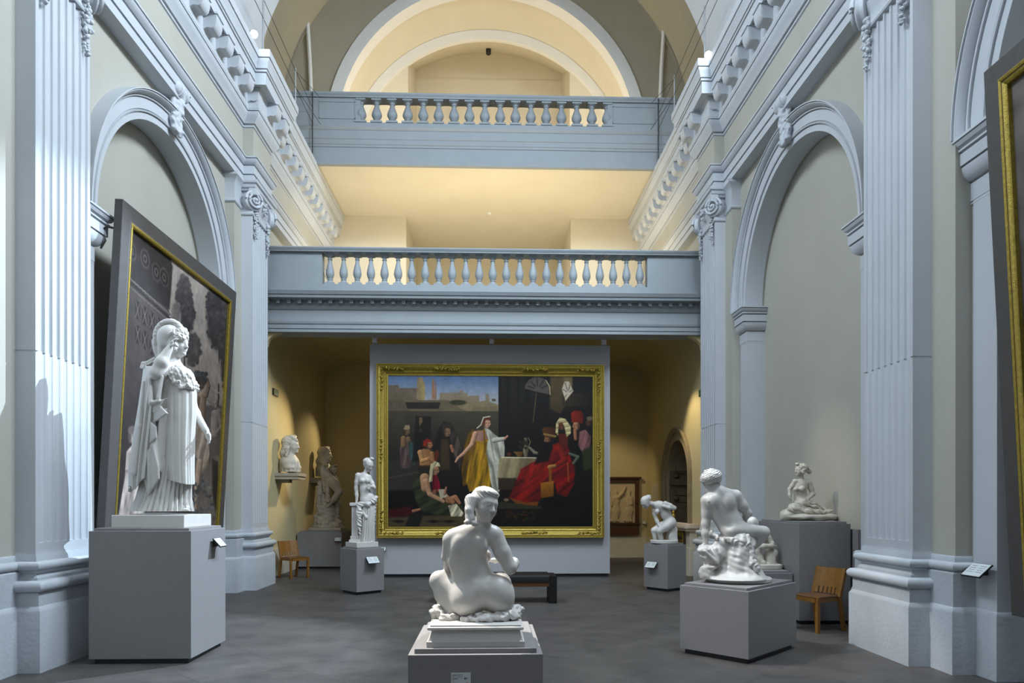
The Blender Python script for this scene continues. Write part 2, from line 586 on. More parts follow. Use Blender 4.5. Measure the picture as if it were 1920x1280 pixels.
# offsets run towards the room; the frieze plane is 0
ent_prof = [(-.25, 7.57), (0.04, 7.57), (0.04, 7.69), (0.02, 7.69), (0.02, 7.705), (0.06, 7.705), (0.06, 7.85), (0.03, 7.85), (0.03, 7.87), (0.07, 7.875), (0.10, 7.90), (0.125, 7.95), (0.125, 7.96), (0.10, 7.96), (0.10, 7.97), (0.14, 7.97), (0.14, 7.995),
            (0.035, 8.005), (0.035, 8.56), (0.06, 8.57), (0.06, 8.60), (0.03, 8.60), (0.03, 8.62), (0.085, 8.625), (0.10, 8.66), (0.15, 8.72), (0.175, 8.79), (0.175, 8.80), (0.14, 8.80), (0.14, 8.815), (0.185, 8.815), (0.185, 8.84),
            (0.19, 8.845), (0.19, 9.14), (0.215, 9.16), (0.225, 9.20), (0.345, 9.20), (0.345, 9.17), (0.375, 9.17), (0.375, 9.38), (0.35, 9.38), (0.35, 9.395), (0.395, 9.395), (0.395, 9.43), (0.37, 9.43), (0.37, 9.445), (0.41, 9.445), (0.42, 9.49), (0.435, 9.54), (0.46, 9.585), (0.46, 9.60), (0.43, 9.60), (0.43, 9.615), (0.475, 9.615), (0.475, 9.75), (-.25, 9.75)]


def entablature(s):
    p = MB().sweep(ent_path, ent_prof)
    p = p if s > 0 else p.mirror()
    side = 'right' if s > 0 else 'left'
    e = p.build('trim_6' if s > 0 else 'trim_7', M_TRIM, smooth=30)
    struct(e, f'deep moulded cornice and entablature along the {side} wall', 'cornice')
    fz = MB().sweep(ent_path, [(.0, 8.03), (.038, 8.03), (.038, 8.55), (.0, 8.55)])
    (fz if s > 0 else fz.mirror()).build('frieze', M_WALL, e, o=(0, 0, 0))
    # scrolled modillions under the corona, one mesh copied
    m = MB()
    pr = []
    for t in np.linspace(0, 1, 13):                     # side outline (projection, z)
        pr.append((0.205 * t, -0.235 + 0.10 * t ** 2 + 0.022 * sin(t * 2 * pi) + (0.05 if t > .95 else 0)))
    poly = pr + [(0.205, 0), (0, 0)]
    ring = [[(-o, y, z) for o, z in poly] for y in (-.12, .12)]
    m.rings(ring)
    q = MB()
    q.box(-.225, 0, -.135, .135, 0, .03)
    m.v += q.v
    m.f += [tuple(i + len(m.v) - len(q.v) for i in f) for f in q.f]
    r = MB()
    for k in range(5):
        a = 2 * pi * k / 5
        r.lathe((.045 * cos(a), .045 * sin(a), 0), [(.005, -.03), (.03, -.024), (.034, 0)], 8)
    r.lathe((0, 0, 0), [(.004, -.045), (.022, -.036), (.026, 0)], 8)
    ys = []
    y = 4.6
    spots = []
    while y < GY - .2:
        near = min(abs(y - c) for c in PIER)
        spots.append((y, XP if near < .46 else XB))
        y += .49
    proto = rproto = None
    for y, X in spots:
        loc = (s * (X - .19), y, 9.17)
        if proto is None:
            proto = (m if s > 0 else m.mirror()).build('modillion', M_TRIM, e, o=(0, 0, 0), smooth=35)
            rproto = r.build('rosette', M_TRIM, e, o=(0, 0, 0), smooth=40)
            a, b = proto, rproto
        else:
            a, b = proto.copy(), rproto.copy()
            COL.objects.link(a)
            COL.objects.link(b)
        a.location = loc
        b.location = (s * (X - .29), y + .245, 9.20)
    return e


for s in (1, -1):
    entablature(s)

# archivolts, imposts and keystones
key_mesh = None


def arch_trim(s, c, num, what):
    side = 'right' if s > 0 else 'left'
    n = 44
    curve = [(c - cos(pi * k / n) * RA, SPR + sin(pi * k / n) * RA, -cos(pi * k / n), sin(pi * k / n)) for k in range(n + 1)]
    prof = [(-.012, -.3), (-.012, .055), (.10, .06), (.10, .03), (.112, .03), (.112, .085), (.14, .095), (.15, .06), (.165, .055), (.165, .08), (.35, .085), (.35, .05), (.365, .05), (.365, .11), (.39, .115), (.39, .085), (.40, .085), (.405, .13), (.43, .175), (.46, .20), (.475, .20), (.475, .17), (.485, .17), (.485, .22), (.505, .22), (.505, -.02)]
    prof = [(r_ * (.36 / .505 if r_ > 0 else 1), q_ * .9) for r_, q_ in prof]
    a = MB().vsweep(curve, prof, XW, 1)
    if s < 0:
        a = a.mirror()
    t = struct(a.build(f'trim_{num}', M_TRIM, smooth=30), f'moulded arch around the {what} recess of the {side} wall', 'arch')
    # imposts wrapping the jamb
    ip = [(-.02, 4.50), (.014, 4.50), (.014, 4.515), (-.015, 4.515), (-.015, 4.53), (.016, 4.53), (.016, 4.70), (-.01, 4.70), (-.01, 4.715), (.035, 4.72), (.06, 4.74), (.09, 4.78), (.105, 4.84), (.105, 4.85), (.07, 4.85), (.07, 4.865), (.12, 4.865), (.12, 4.98), (.085, 4.98), (.085, 4.995), (.135, 5.0), (.135, 5.02), (.11, 5.02), (.11, 5.03), (.15, 5.05), (.17, 5.085), (.14, 5.085), (.14, 5.095), (.18, 5.095), (.18, 5.12), (-.02, 5.12)]
    for q in (-1, 1):
        yj = c + q * RA
        m = MB()
        if q < 0:
            pts = [(XW, yj - .37), (XW, yj), (XR, yj)]
            m.sweep(pts, ip)
        else:
            pts = [(XR, yj), (XW, yj), (XW, yj + .37)]
            m.sweep(pts, ip)
        # plain jamb pilaster below the impost
        e0, e1 = yj - q * .012, yj + q * .30
        j = MB().box(XW - .012, XR, min(e0, e1), max(e0, e1), 0, 4.62)
        m.add(j.v, j.f)
        if s < 0:
            m = m.mirror()
        m.build('impost', M_TRIM, t, o=(0, 0, 0), smooth=30)
    return t


ARCH = {}
k = 8
for s in (1, -1):
    for c, what in zip(BAYS, ('near', 'second')):
        ARCH[(s, what)] = arch_trim(s, c, k, what)
        k += 1

# ------------------------------------------------------------------ piers: plinths, bases, fluted pilasters, capitals
base1 = [(-.3, 0), (.115, 0), (.115, .585), (.11, .60), (.095, .625), (.085, .635), (.085, .765), (.078, .77)]
tor1 = [(.078, .77)] + [(.05 + .055 * sin(t) + .03, .825 - .055 * cos(t)) for t in np.linspace(0, pi, 9)] + [(.05, .882), (.05, .905)]
sco = [(.05 - .03 * sin(t), .905 + .07 * (t / pi)) for t in np.linspace(0, pi, 7)]
tor2 = [(.045, .975)] + [(.03 + .042 * sin(t) + .01, 1.018 - .042 * cos(t)) for t in np.linspace(0, pi, 8)] + [(.02, 1.062), (.02, 1.10), (.006, 1.13), (.006, 1.15), (-.3, 1.15)]
pil_base = base1 + tor1 + sco + tor2
back_base = [(-.3, 0), (.10, 0), (.10, .585), (.092, .61), (.075, .635), (.07, .64), (.07, .955), (.06, .965)] + \
            [(.03 + .042 * sin(t) + .01, 1.018 - .042 * cos(t)) for t in np.linspace(0, pi, 8)] + [(.02, 1.062), (.02, 1.10), (.006, 1.12), (-.3, 1.12)]
wall_base = [(-.3, 0), (.03, 0), (.03, .585), (.024, .61), (.012, .635), (.006, .64), (-.3, .64)]


def fluted(c, z0, z1, depth, nf=7):
    hw = .46
    pts = [(XP + .3, c - hw), (XP, c - hw)]
    fw = 2 * (hw - .035) / nf
    for i in range(nf):
        a = c - hw + .035 + i * fw
        pts.append((XP, a + .014))
        for t in np.linspace(0.15, pi - 0.15, 7):
            pts.append((XP + depth * sin(t), a + fw / 2 - (fw / 2 - .014) * cos(t)))
        pts.append((XP, a + fw - .014))
    pts += [(XP, c + hw), (XP + .3, c + hw)]
    return MB().prism(pts, z0, z1)


def volute(mb, c, r, ax, th=.10):
    """spiral scroll: disc with a raised spiral, axis ax (unit, horizontal)"""
    c, ax = Vector(c), Vector(ax).normalized()
    u = Vector((0, 0, 1)).cross(ax).normalized()
    up = Vector((0, 0, 1))
    n = 28
    prof = [(.01, -th * .1), (r * .86, -th * .1), (r * .97, -th * .3), (r * .9, -th * .6), (r * .97, -th), (r * .7, -th * 1.2)]
    mb.rings([[c + ax * d + (u * cos(2 * pi * k / n) + up * sin(2 * pi * k / n)) * q for k in range(n)] for q, d in prof])
    pts = []
    turns = 2.25
    for t in np.linspace(0, turns * 2 * pi, 64):
        q = r * (.93 - t / (turns * 2 * pi) * .78)
        pts.append(c + ax * (th * .05 + th * .45 * (1 - q / r)) + (u * cos(t) + up * sin(t)) * q)
    mb.tube(pts, r * .135, 7, r * .075)
    mb.rings([[c + ax * d + (u * cos(2 * pi * k / 10) + up * sin(2 * pi * k / 10)) * q for k in range(10)] for q, d in ((r * .17, -th * .1), (r * .17, th * .6), (r * .08, th * .75))])
    return mb


def garland(mb, top, length, rnd, w=.055):
    p = Vector(top)
    k = 0
    while k < length:
        t = k / length
        ww = w * (1.1 - .75 * t)
        for _ in range(3):
            c = (p.x - rnd.uniform(0, .05), p.y + rnd.uniform(-ww, ww), p.z - k)
            r = rnd.uniform(.018, .036) * (1.1 - .5 * t)
            mb.lathe(c, [(.003, -r), (r * .8, -r * .6), (r, 0), (r * .8, r * .6), (.003, r)], 7)
        k += .035


def pier(s, c, num, lab):
    rnd = random.Random(num)
    fx = (lambda m: m) if s > 0 else (lambda m: m.mirror())
    up = fluted(c, 3.12, 6.98, .034)
    lo = fluted(c, 1.24, 3.10, .014)
    up.add(lo.v, lo.f)
    up.box(XP, XP + .3, c - .46, c + .46, 1.1, 1.24).box(XP + .02, XP + .3, c - .455, c + .455, 3.09, 3.13).box(XP, XP + .3, c - .46, c + .46, 6.98, 7.6)
    t = struct(fx(up).build(f'trim_{num}', M_TRIM, smooth=25), lab, 'pilaster')
    b = MB().sweep([(XB + .1, c - .46), (XP, c - .46), (XP, c + .46), (XB + .1, c + .46)], pil_base)
    fx(b).build('base', M_BASE, t, o=(0, 0, 0), smooth=35)
    b = MB().box(XB, XB + .3, c - .82, c + .82, 1.0, 7.6)
    fx(b).build('backing_strip', M_WALL, t, o=(0, 0, 0))
    b = MB().sweep([(XW + .1, c - .82), (XB, c - .82), (XB, c + .82), (XW + .1, c + .82)], back_base)
    fx(b).build('backing_base', M_BASE, t, o=(0, 0, 0), smooth=35)
    y1 = c + 1.15 if c < 10 else 14.4
    b = MB().sweep([(XR, c - 1.15), (XW, c - 1.15), (XW, y1), (XR, y1)], wall_base)
    fx(b).build('wall_plinth', M_BASE, t, o=(0, 0, 0), smooth=35)
    # Ionic capital
    cap = MB()
    abac = [(-.1, 7.40), (.05, 7.40), (.06, 7.43), (.09, 7.445), (.10, 7.47), (.10, 7.50), (.13, 7.515), (.14, 7.54), (.14, 7.57), (-.1, 7.57)]
    cap.sweep([(XB + .1, c - .46), (XP, c - .46), (XP, c + .46), (XB + .1, c + .46)], abac)
    cap.sweep([(XB + .1, c - .46), (XP, c - .46), (XP, c + .46), (XB + .1, c + .46)], [(-.1, 6.96), (.02, 6.96), (.03, 6.98), (.02, 7.0), (.02, 7.12), (.05, 7.18), (.06, 7.24), (-.1, 7.26)])
    fx(cap).build('capital', M_TRIM, t, o=(0, 0, 0), smooth=30)
    cap2 = MB().sweep([(XW + .1, c - .82), (XB, c - .82), (XB, c + .82), (XW + .1, c + .82)], [(-.05, 7.05), (.012, 7.05), (.03, 7.07), (.03, 7.10), (.012, 7.12), (.012, 7.40), (.03, 7.44), (.05, 7.48), (.09, 7.52), (.09, 7.57), (-.05, 7.57)])
    fx(cap2).build('backing_capital', M_TRIM, t, o=(0, 0, 0), smooth=30)
    for q in (-1, 1):
        v = MB()
        volute(v, (XP - .06, c + q * .49, 7.22), .185, (-.72, q * .70, 0), .11)
        v.box(XP - .12, XP + .02, c + q * .47 - .10, c + q * .47 + .10, 7.30, 7.42)
        fx(v).build('volute', M_TRIM, t, o=(0, 0, 0), smooth=35)
        gl = MB()
        garland(gl, (XP - .01, c + q * .34, 7.10), .62 if q > 0 else .55, rnd)
        fx(gl).build('garland', M_TRIM, t, o=(0, 0, 0), smooth=60)
    gl = MB()
    garland(gl, (XP - .06, c, 7.36), .22, rnd, .12)
    fx(gl).build('garland', M_TRIM, t, o=(0, 0, 0), smooth=60)
    return t


pier(1, PIER[0], 12, 'nearest fluted pilaster on the right, beside the dark framed painting')
pier(-1, PIER[0], 13, 'nearest fluted pilaster on the left, behind the tall grey pedestal')
pier(1, PIER[1], 14, 'fluted pilaster at the right end of the lower balcony')
pier(-1, PIER[1], 15, 'fluted pilaster at the left end of the lower balcony')

# baseboards of the recesses and of the room under the gallery
for s in (1, -1):
    b = MB()
    for c in BAYS:
        b.box(min(s * XR, s * (XR - .02)), max(s * XR, s * (XR - .02)), c - RA, c + RA, 0, .62)
    struct(b.build('baseboard_right' if s > 0 else 'baseboard_left', M_BASE), 'rough plinth course at the foot of the recesses', 'plinth')
b = MB()
b.box(-4.66, 4.66, YB - .03, YB, 0, .60).box(-4.66, -4.63, 14.4, YB, 0, .60).box(4.63, 4.66, 14.4, DY - DR - .2, 0, .60).box(4.63, 4.66, DY + DR + .2, YB, 0, .60)
struct(b.build('baseboard_back', mat('warm_plinth', (0.66, 0.60, 0.47), 0.85, (0.58, 0.52, 0.40), 4, 6, 0.4, 26)), 'pale plinth course around the room under the gallery', 'plinth')


# ------------------------------------------------------------------ balconies
def baluster(mb, x, y, z0, z1, w):
    h = z1 - z0
    P = [(.50, 0), (.50, .07), (.50, .075), (.40, .09), (.34, .13), (.24, .16), (.30, .185), (.30, .20), (.25, .215), (.34, .26), (.44, .34), (.46, .40), (.42, .48), (.32, .60), (.22, .72), (.19, .80), (.25, .815), (.25, .835), (.20, .85), (.22, .885), (.36, .92), (.42, .925), (.42, 1.0)]
    mb.lathe((x, y, z0), [(a * w, b * h) for a, b in P], 18)
    mb.box(x - w * .5, x + w * .5, y - w * .5, y + w * .5, z0, z0 + h * .075)
    mb.box(x - w * .42, x + w * .42, y - w * .42, y + w * .42, z1 - h * .07, z1)
    return mb


t = thing('balustrade', 'long lower balcony balustrade over the moulded dentil beam, grey-blue paint', 'balcony', (0, 14.3, 5.1))
LB0, LB1 = -3.36, 3.34
b = MB()
yb = 14.3
fr = [(yb + .45, 5.10), (yb - .02, 5.10), (yb - .02, 5.17), (yb - .035, 5.17), (yb - .035, 5.255), (yb - .05, 5.26), (yb - .065, 5.30), (yb - .065, 5.315), (yb, 5.32), (yb, 5.555), (yb - .02, 5.56), (yb - .05, 5.60), (yb - .06, 5.655), (yb - .06, 5.73), (yb - .16, 5.735), (yb - .24, 5.745), (yb - .25, 5.80), (yb - .27, 5.805), (yb - .285, 5.84), (yb - .30, 5.87), (yb - .05, 5.875), (yb + .45, 5.875)]
b.rings([[(x, y, z) for y, z in fr] for x in (-4.69, 4.69)])
b.build('beam', M_BALC, t, smooth=25)
nd = 43
proto = MB().box(-.035, .035, yb - .14, yb - .05, 5.66, 5.73).build('dentil', M_BALC, t)
for k in range(nd):
    o = proto if k == 0 else proto.copy()
    if k:
        COL.objects.link(o)
    o.location = (-4.42 + 8.84 * k / (nd - 1), 0, 0)
b = MB().box(-4.69, 4.69, yb - .03, yb + .22, 5.87, 6.08)
b.build('plinth', M_BALC, t)
b = MB()
rp = [(yb - .07, 6.735), (yb - .07, 6.75), (yb - .085, 6.77), (yb - .10, 6.80), (yb - .10, 6.82), (yb + .27, 6.82), (yb + .27, 6.735)]
b.rings([[(x, y, z) for y, z in rp] for x in (-4.69, 4.69)])
b.build('handrail', M_BALC, t, smooth=25)
for a, c in ((-4.69, LB0), (LB1, 4.69)):
    MB().box(a, c, yb, yb + .2, 6.08, 6.74).build('end_panel', M_BALC, t)
nb = 24
proto = baluster(MB(), 0, yb + .1, 6.08, 6.735, .19).build('baluster', M_BALC, t, smooth=35)
for k in range(nb):
    o = proto if k == 0 else proto.copy()
    if k:
        COL.objects.link(o)
    o.location = (LB0 + (LB1 - LB0) * (k + .5) / nb, 0, 0)

t = thing('balustrade', 'short upper balcony balustrade below the vault, grey-blue with panelled ends', 'balcony', (0, UY, 9.75))
UB0, UB1 = -3.02, 2.92
b = MB()
fr = [(UY + .16, 9.72), (UY + .04, 9.72), (UY + .04, 10.12), (UY + .02, 10.13), (UY + .02, 10.18), (UY, 10.19), (UY, 10.30), (UY - .02, 10.31), (UY - .02, 10.50), (UY - .04, 10.52), (UY - .07, 10.56), (UY - .07, 10.585), (UY + .16, 10.585)]
b.rings([[(x, y, z) for y, z in fr] for x in (-4.69, 4.69)])
b.build('beam', M_BALC, t, smooth=25)
MB().box(-4.69, 4.69, UY - .02, UY + .2, 10.58, 10.70).build('plinth', M_BALC, t)
b = MB()
rp = [(UY - .05, 11.28), (UY - .05, 11.31), (UY - .08, 11.35), (UY - .08, 11.39), (UY + .26, 11.39), (UY + .26, 11.28)]
b.rings([[(x, y, z) for y, z in rp] for x in (-4.69, 4.69)])
b.build('handrail', M_BALC, t, smooth=25)
for a, c in ((-4.69, UB0), (UB1, 4.69)):
    p = MB().box(a, c, UY, UY + .18, 10.70, 11.28)
    x0, x1 = (max(a, -4.15) + .14, c - .12) if a < 0 else (a + .12, min(c, 4.15) - .08)
    for q in ((x0, x1, 10.78, 10.80), (x0, x1, 11.18, 11.20), (x0, x0 + .02, 10.78, 11.20), (x1 - .02, x1, 10.78, 11.20)):
        p.box(q[0], q[1], UY - .015, UY + .01, q[2], q[3])
    p.build('end_panel', M_BALC, t)
nb = 17
proto = baluster(MB(), 0, UY + .09, 10.70, 11.285, .27).build('baluster', M_BALC, t, smooth=35)
for k in range(nb):
    o = proto if k == 0 else proto.copy()
    if k:
        COL.objects.link(o)
    o.location = (UB0 + (UB1 - UB0) * k / (nb - 1), 0, 0)
# haunches where the beam meets the walls
for s in (-1, 1):
    g = MB()
    pr = [(4.68, 5.12), (4.05, 5.12)] + [(4.05 + .45 * sin(a), 5.12 - .28 * (1 - cos(a))) for a in np.linspace(0.1, pi / 2, 8)] + [(4.68, 4.8)]
    g.rings([[(s * x, y, z) for x, z in pr] for y in (14.36, 14.5)])
    struct(g.build('trim_16' if s < 0 else 'trim_17', M_OCHRE, smooth=30), 'small curved haunch under the balcony beam', 'trim')

# ================================================================== furnishings
def axes(deg):
    a = radians(deg)
    return (cos(a), sin(a)), (-sin(a), cos(a))


def pedestal(label, c, deg, w, d, h, cap=0.028, inset=0.035, group=None, base=0.05):
    """grey plinth: body, thin raised cap and black recessed base; w along the rotated x axis, d along the rotated y axis"""
    u, v = axes(deg)
    t = thing('pedestal', label, 'pedestal', (c[0], c[1], 0), group)
    MB().obox(c, u, v, w / 2, d / 2, base, h).build('body', M_PED, t, bevel=.003)
    if cap:
        MB().obox(c, u, v, w / 2 - inset, d / 2 - inset, h, h + cap).build('cap', M_PED, t, bevel=.002)
    MB().obox(c, u, v, w / 2 - .04, d / 2 - .04, 0, base).build('recessed_base', M_BLACK, t)
    return t


pedestal('tall grey pedestal under the helmeted marble woman, in front of the left painting', (-3.475, 7.60), 0, 1.02, .92, 1.345)
pedestal('grey pedestal in the middle foreground under the marble woman seen from behind', (-.017, 4.555), 0, .79, .99, .752)
BU, BV = axes(43)
pb = np.array((2.675, 6.91)) + np.array(BU) * 1.15 / 2 + np.array(BV) * .79 / 2
pedestal('low wide grey pedestal under the marble bather on a rocky mound', pb, 43, 1.15, .79, .735)
pedestal('small grey pedestal under the standing marble woman beside the display wall', (-2.24, 12.62), 41, .56, .58, .80)
pedestal('small grey pedestal under the stooping marble nude', (3.343, 12.869), 38, .55, .55, .84)
pedestal('tall grey pedestal under the reclining marble woman in the right recess', (4.545, 9.83), 0, .70, 1.40, 1.345)
pedestal('low grey pedestal under the small stone group, beside the tall pedestal in the right recess', (3.80, 9.86), 0, .76, 1.15, .67)
pedestal('wide grey pedestal under the brown stone group of struggling figures', (-4.08, 17.62), 0, 1.08, 1.15, .88)
b = MB().box(4.925, 4.99, 9.0, 10.6, 0, 1.27)
tag(b.build('backing_board', M_PED, o=(4.96, 9.8, 0)), 'slim grey board standing behind the tall pedestal in the right recess', 'board')

# ---------------------------------------------------------------- display wall
t = thing('display_wall', 'free-standing pale grey display wall carrying the large gilt framed painting', 'partition', (.09, 15.1, 0))
MB().box(-2.52, 2.69, 15.06, 15.36, .07, 5.04).build('panel', M_PANELW, t)
MB().box(-2.49, 2.66, 15.09, 15.33, 0, .07).build('skirting', M_BLACK, t)
for x, w in ((-2.40, 'left end'), (.11, 'middle'), (2.55, 'right end')):
    t = thing('clip_sensor', f'small grey clip sensor on the {w} of the top edge of the display wall', 'sensor', (x, 15.1, 5.04), 'clip sensors on top of the display wall')  # sensors with a red indicator, they give no light
    MB().box(x - .05, x + .05, 14.96, 15.06, 5.05, 5.20).build('housing', M_WHITE, t, bevel=.006)
    MB().box(x - .03, x + .03, 14.98, 15.16, 5.035, 5.065).build('clamp', M_METAL, t)
    MB().lathe((x, 14.96, 5.15), [(.001, -.008), (.008, 0), (.001, .008)], 8).build('indicator', M_RED, t)


# ---------------------------------------------------------------- painted canvases: pictures computed here as colours on a fine mesh
class Paint:
    def __init__(self, w, h, quad):
        """quad: photo corners of the canvas (tl, tr, br, bl); shapes are given in photo pixels"""
        self.w, self.h = w, h
        A, B = [], []
        for (x, y), (u, v) in zip(quad, ((0, 0), (1, 0), (1, 1), (0, 1))):
            A += [[x, y, 1, 0, 0, 0, -u * x, -u * y], [0, 0, 0, x, y, 1, -v * x, -v * y]]
            B += [u, v]
        self.H = np.append(np.linalg.solve(np.array(A, float), np.array(B, float)), 1).reshape(3, 3)
        self.U, self.V = np.meshgrid((np.arange(w) + .5) / w, (np.arange(h) + .5) / h)
        Hi = np.linalg.inv(self.H)
        q = Hi @ np.stack([self.U.ravel(), self.V.ravel(), np.ones(w * h)])
        self.X = (q[0] / q[2]).reshape(h, w)
        self.Y = (q[1] / q[2]).reshape(h, w)
        self.img = np.zeros((h, w, 3))
        self.rng = np.random.default_rng(3)

    def mix(self, m, col):
        col = np.array(col) / 255.
        self.img += (col - self.img) * np.clip(m, 0, 1)[..., None]

    def fill(self, col):
        self.mix(np.ones_like(self.X), col)

    def grad(self, x0, y0, x1, y1, c0, c1, mask=None):
        d2 = (x1 - x0) ** 2 + (y1 - y0) ** 2
        t = np.clip(((self.X - x0) * (x1 - x0) + (self.Y - y0) * (y1 - y0)) / d2, 0, 1)[..., None]
        c = (np.array(c0) * (1 - t) + np.array(c1) * t) / 255.
        m = 1. if mask is None else np.clip(mask, 0, 1)[..., None]
        self.img += (c - self.img) * m

    def polymask(self, pts, soft=0.6):
        X, Y = self.X, self.Y
        ins = np.zeros(X.shape, bool)
        d = np.full(X.shape, 1e9)
        n = len(pts)
        for i in range(n):
            x0, y0 = pts[i]
            x1, y1 = pts[(i + 1) % n]
            c = ((y0 > Y) != (y1 > Y))
            with np.errstate(divide='ignore', invalid='ignore'):
                xi = (x1 - x0) * (Y - y0) / (y1 - y0 if y1 != y0 else 1e-9) + x0
            ins ^= c & (X < xi)
            L = (x1 - x0) ** 2 + (y1 - y0) ** 2 + 1e-9
            t = np.clip(((X - x0) * (x1 - x0) + (Y - y0) * (y1 - y0)) / L, 0, 1)
            d = np.minimum(d, (X - x0 - t * (x1 - x0)) ** 2 + (Y - y0 - t * (y1 - y0)) ** 2)
        d = np.sqrt(d)
        return np.clip(.5 + np.where(ins, d, -d) / (2 * soft), 0, 1)

    def poly(self, pts, col, soft=0.6, shade=None):
        m = self.polymask(pts, soft)
        if shade:
            xs = [p[0] for p in pts]
            ys = [p[1] for p in pts]
            if shade[0] == 'v':
                self.grad(0, min(ys), 0, max(ys), col, shade[1], m)
            else:
                self.grad(min(xs), 0, max(xs), 0, col, shade[1], m)
        else:
            self.mix(m, col)

    def ell(self, cx, cy, rx, ry, col, soft=.12, ang=0):
        a = radians(ang)
        dx, dy = self.X - cx, self.Y - cy
        u, v = dx * cos(a) + dy * sin(a), -dx * sin(a) + dy * cos(a)
        r = np.sqrt((u / rx) ** 2 + (v / ry) ** 2)
        self.mix((1 - r) / max(soft, 1e-3) + .5, col)

    def line(self, pts, w, col, w2=None):
        for (x0, y0), (x1, y1) in zip(pts[:-1], pts[1:]):
            L = (x1 - x0) ** 2 + (y1 - y0) ** 2 + 1e-9
            t = np.clip(((self.X - x0) * (x1 - x0) + (self.Y - y0) * (y1 - y0)) / L, 0, 1)
            d = np.hypot(self.X - x0 - t * (x1 - x0), self.Y - y0 - t * (y1 - y0))
            ww = w if w2 is None else w + (w2 - w) * t
            self.mix((ww / 2 - d) / .7 + .5, col)

    def folds(self, pts, amp, freq, ang=0, soft=.8):
        """uneven cloth folds: light ridges and dark troughs of varying width along direction ang"""
        m = self.polymask(pts, soft)
        a = radians(ang)
        u = (self.X * cos(a) + self.Y * sin(a))
        v = (-self.X * sin(a) + self.Y * cos(a))
        f = np.sin(u * freq * .55 + 1.1 * np.sin(v * freq * .13 + u * .05)) + .6 * np.sin(u * freq * 1.13 + 2 + .9 * np.sin(v * freq * .21)) + .35 * np.sin(u * freq * 2.1 + v * .07)
        g = 1 + .8 * amp * np.clip(f, -1.6, 1.2)
        self.img *= (1 + (g - 1) * m)[..., None]

    def body(self, pts, w, col, dark=.55):
        """rounded limb: shaded from lit left to dark right edge"""
        for (x0, y0, r0), (x1, y1, r1) in zip(pts[:-1], pts[1:]):
            L = (x1 - x0) ** 2 + (y1 - y0) ** 2 + 1e-9
            t = np.clip(((self.X - x0) * (x1 - x0) + (self.Y - y0) * (y1 - y0)) / L, 0, 1)
            dx, dy = self.X - x0 - t * (x1 - x0), self.Y - y0 - t * (y1 - y0)
            r = (r0 + (r1 - r0) * t) * w
            d = np.hypot(dx, dy) / r
            sh = np.clip(1 - (dx * .55 + dy * .75) / r * .45 - d ** 3 * .22, dark, 1.18)[..., None]
            m = np.clip((1 - d) * r / .8 + .5, 0, 1)[..., None]
            self.img += (np.array(col) / 255. * sh - self.img) * m

    def face(self, x, y, h, col, look=1, tilt=0, hair=None):
        """head about h pixels tall turned to one side (look 1 = right)"""
        self.ell(x, y, h * .36, h * .5, tuple(c * .8 for c in col), .25, tilt)
        self.ell(x + look * h * .08, y - h * .03, h * .27, h * .42, col, .5, tilt)
        self.ell(x + look * h * .33, y + h * .08, h * .08, h * .09, col, .4)
        for q in (-.02, .24):
            self.ell(x + look * h * q, y - h * .04, h * .07, h * .045, tuple(c * .38 for c in col), .6)
        self.ell(x + look * h * .16, y + h * .27, h * .11, h * .035, tuple(c * .5 for c in col), .6)
        self.ell(x + look * h * .2, y + h * .10, h * .05, h * .09, tuple(c * .72 for c in col), .8)
        self.ell(x - look * h * .26, y + h * .05, h * .12, h * .4, tuple(c * .5 for c in col), .9)

    def noise(self, amp, n=3):
        h, w = self.h, self.w
        for k in range(n):
            s = 4 * 2 ** k
            g = self.rng.normal(size=(h // s + 2, w // s + 2))
            yy, xx = np.mgrid[0:h, 0:w] / s
            i, j = yy.astype(int), xx.astype(int)
            fy, fx = yy - i, xx - j
            v = g[i, j] * (1 - fy) * (1 - fx) + g[i + 1, j] * fy * (1 - fx) + g[i, j + 1] * (1 - fy) * fx + g[i + 1, j + 1] * fy * fx
            self.img *= (1 + amp * v / 2)[..., None]

    def build(self, name, corners, parent, o, material):
        """corners: room points tl, tr, br, bl"""
        tl, tr, br, bl = [np.array(p, float) for p in corners]
        w, h = self.w, self.h
        u = (np.arange(w + 1) / w)[None, :, None]
        v = (np.arange(h + 1) / h)[:, None, None]
        P = ((tl * (1 - u) + tr * u) * (1 - v) + (bl * (1 - u) + br * u) * v).reshape(-1, 3) - np.array(o)
        idx = np.arange((w + 1) * (h + 1)).reshape(h + 1, w + 1)
        q = np.stack([idx[:-1, :-1], idx[1:, :-1], idx[1:, 1:], idx[:-1, 1:]], -1).reshape(-1, 4)
        me = bpy.data.meshes.new(name)
        me.vertices.add(len(P))
        me.vertices.foreach_set('co', P.astype(np.float32).ravel())
        me.loops.add(q.size)
        me.loops.foreach_set('vertex_index', q.ravel().astype(np.int32))
        me.polygons.add(len(q))
        me.polygons.foreach_set('loop_start', (np.arange(len(q)) * 4).astype(np.int32))
        me.update(calc_edges=True)
        pic = np.clip(self.img, 0, 1)
        lin = np.where(pic <= .04045, pic / 12.92, ((pic + .055) / 1.055) ** 2.4)
        ca = me.color_attributes.new('paint', 'FLOAT_COLOR', 'CORNER')
        col = np.repeat(lin.reshape(-1, 3), 4, axis=0)
        ca.data.foreach_set('color', np.concatenate([col, np.ones((len(col), 1))], 1).astype(np.float32).ravel())
        me.materials.append(material)
        ob = bpy.data.objects.new(name, me)
        COL.objects.link(ob)
        ob.parent = parent
        return ob


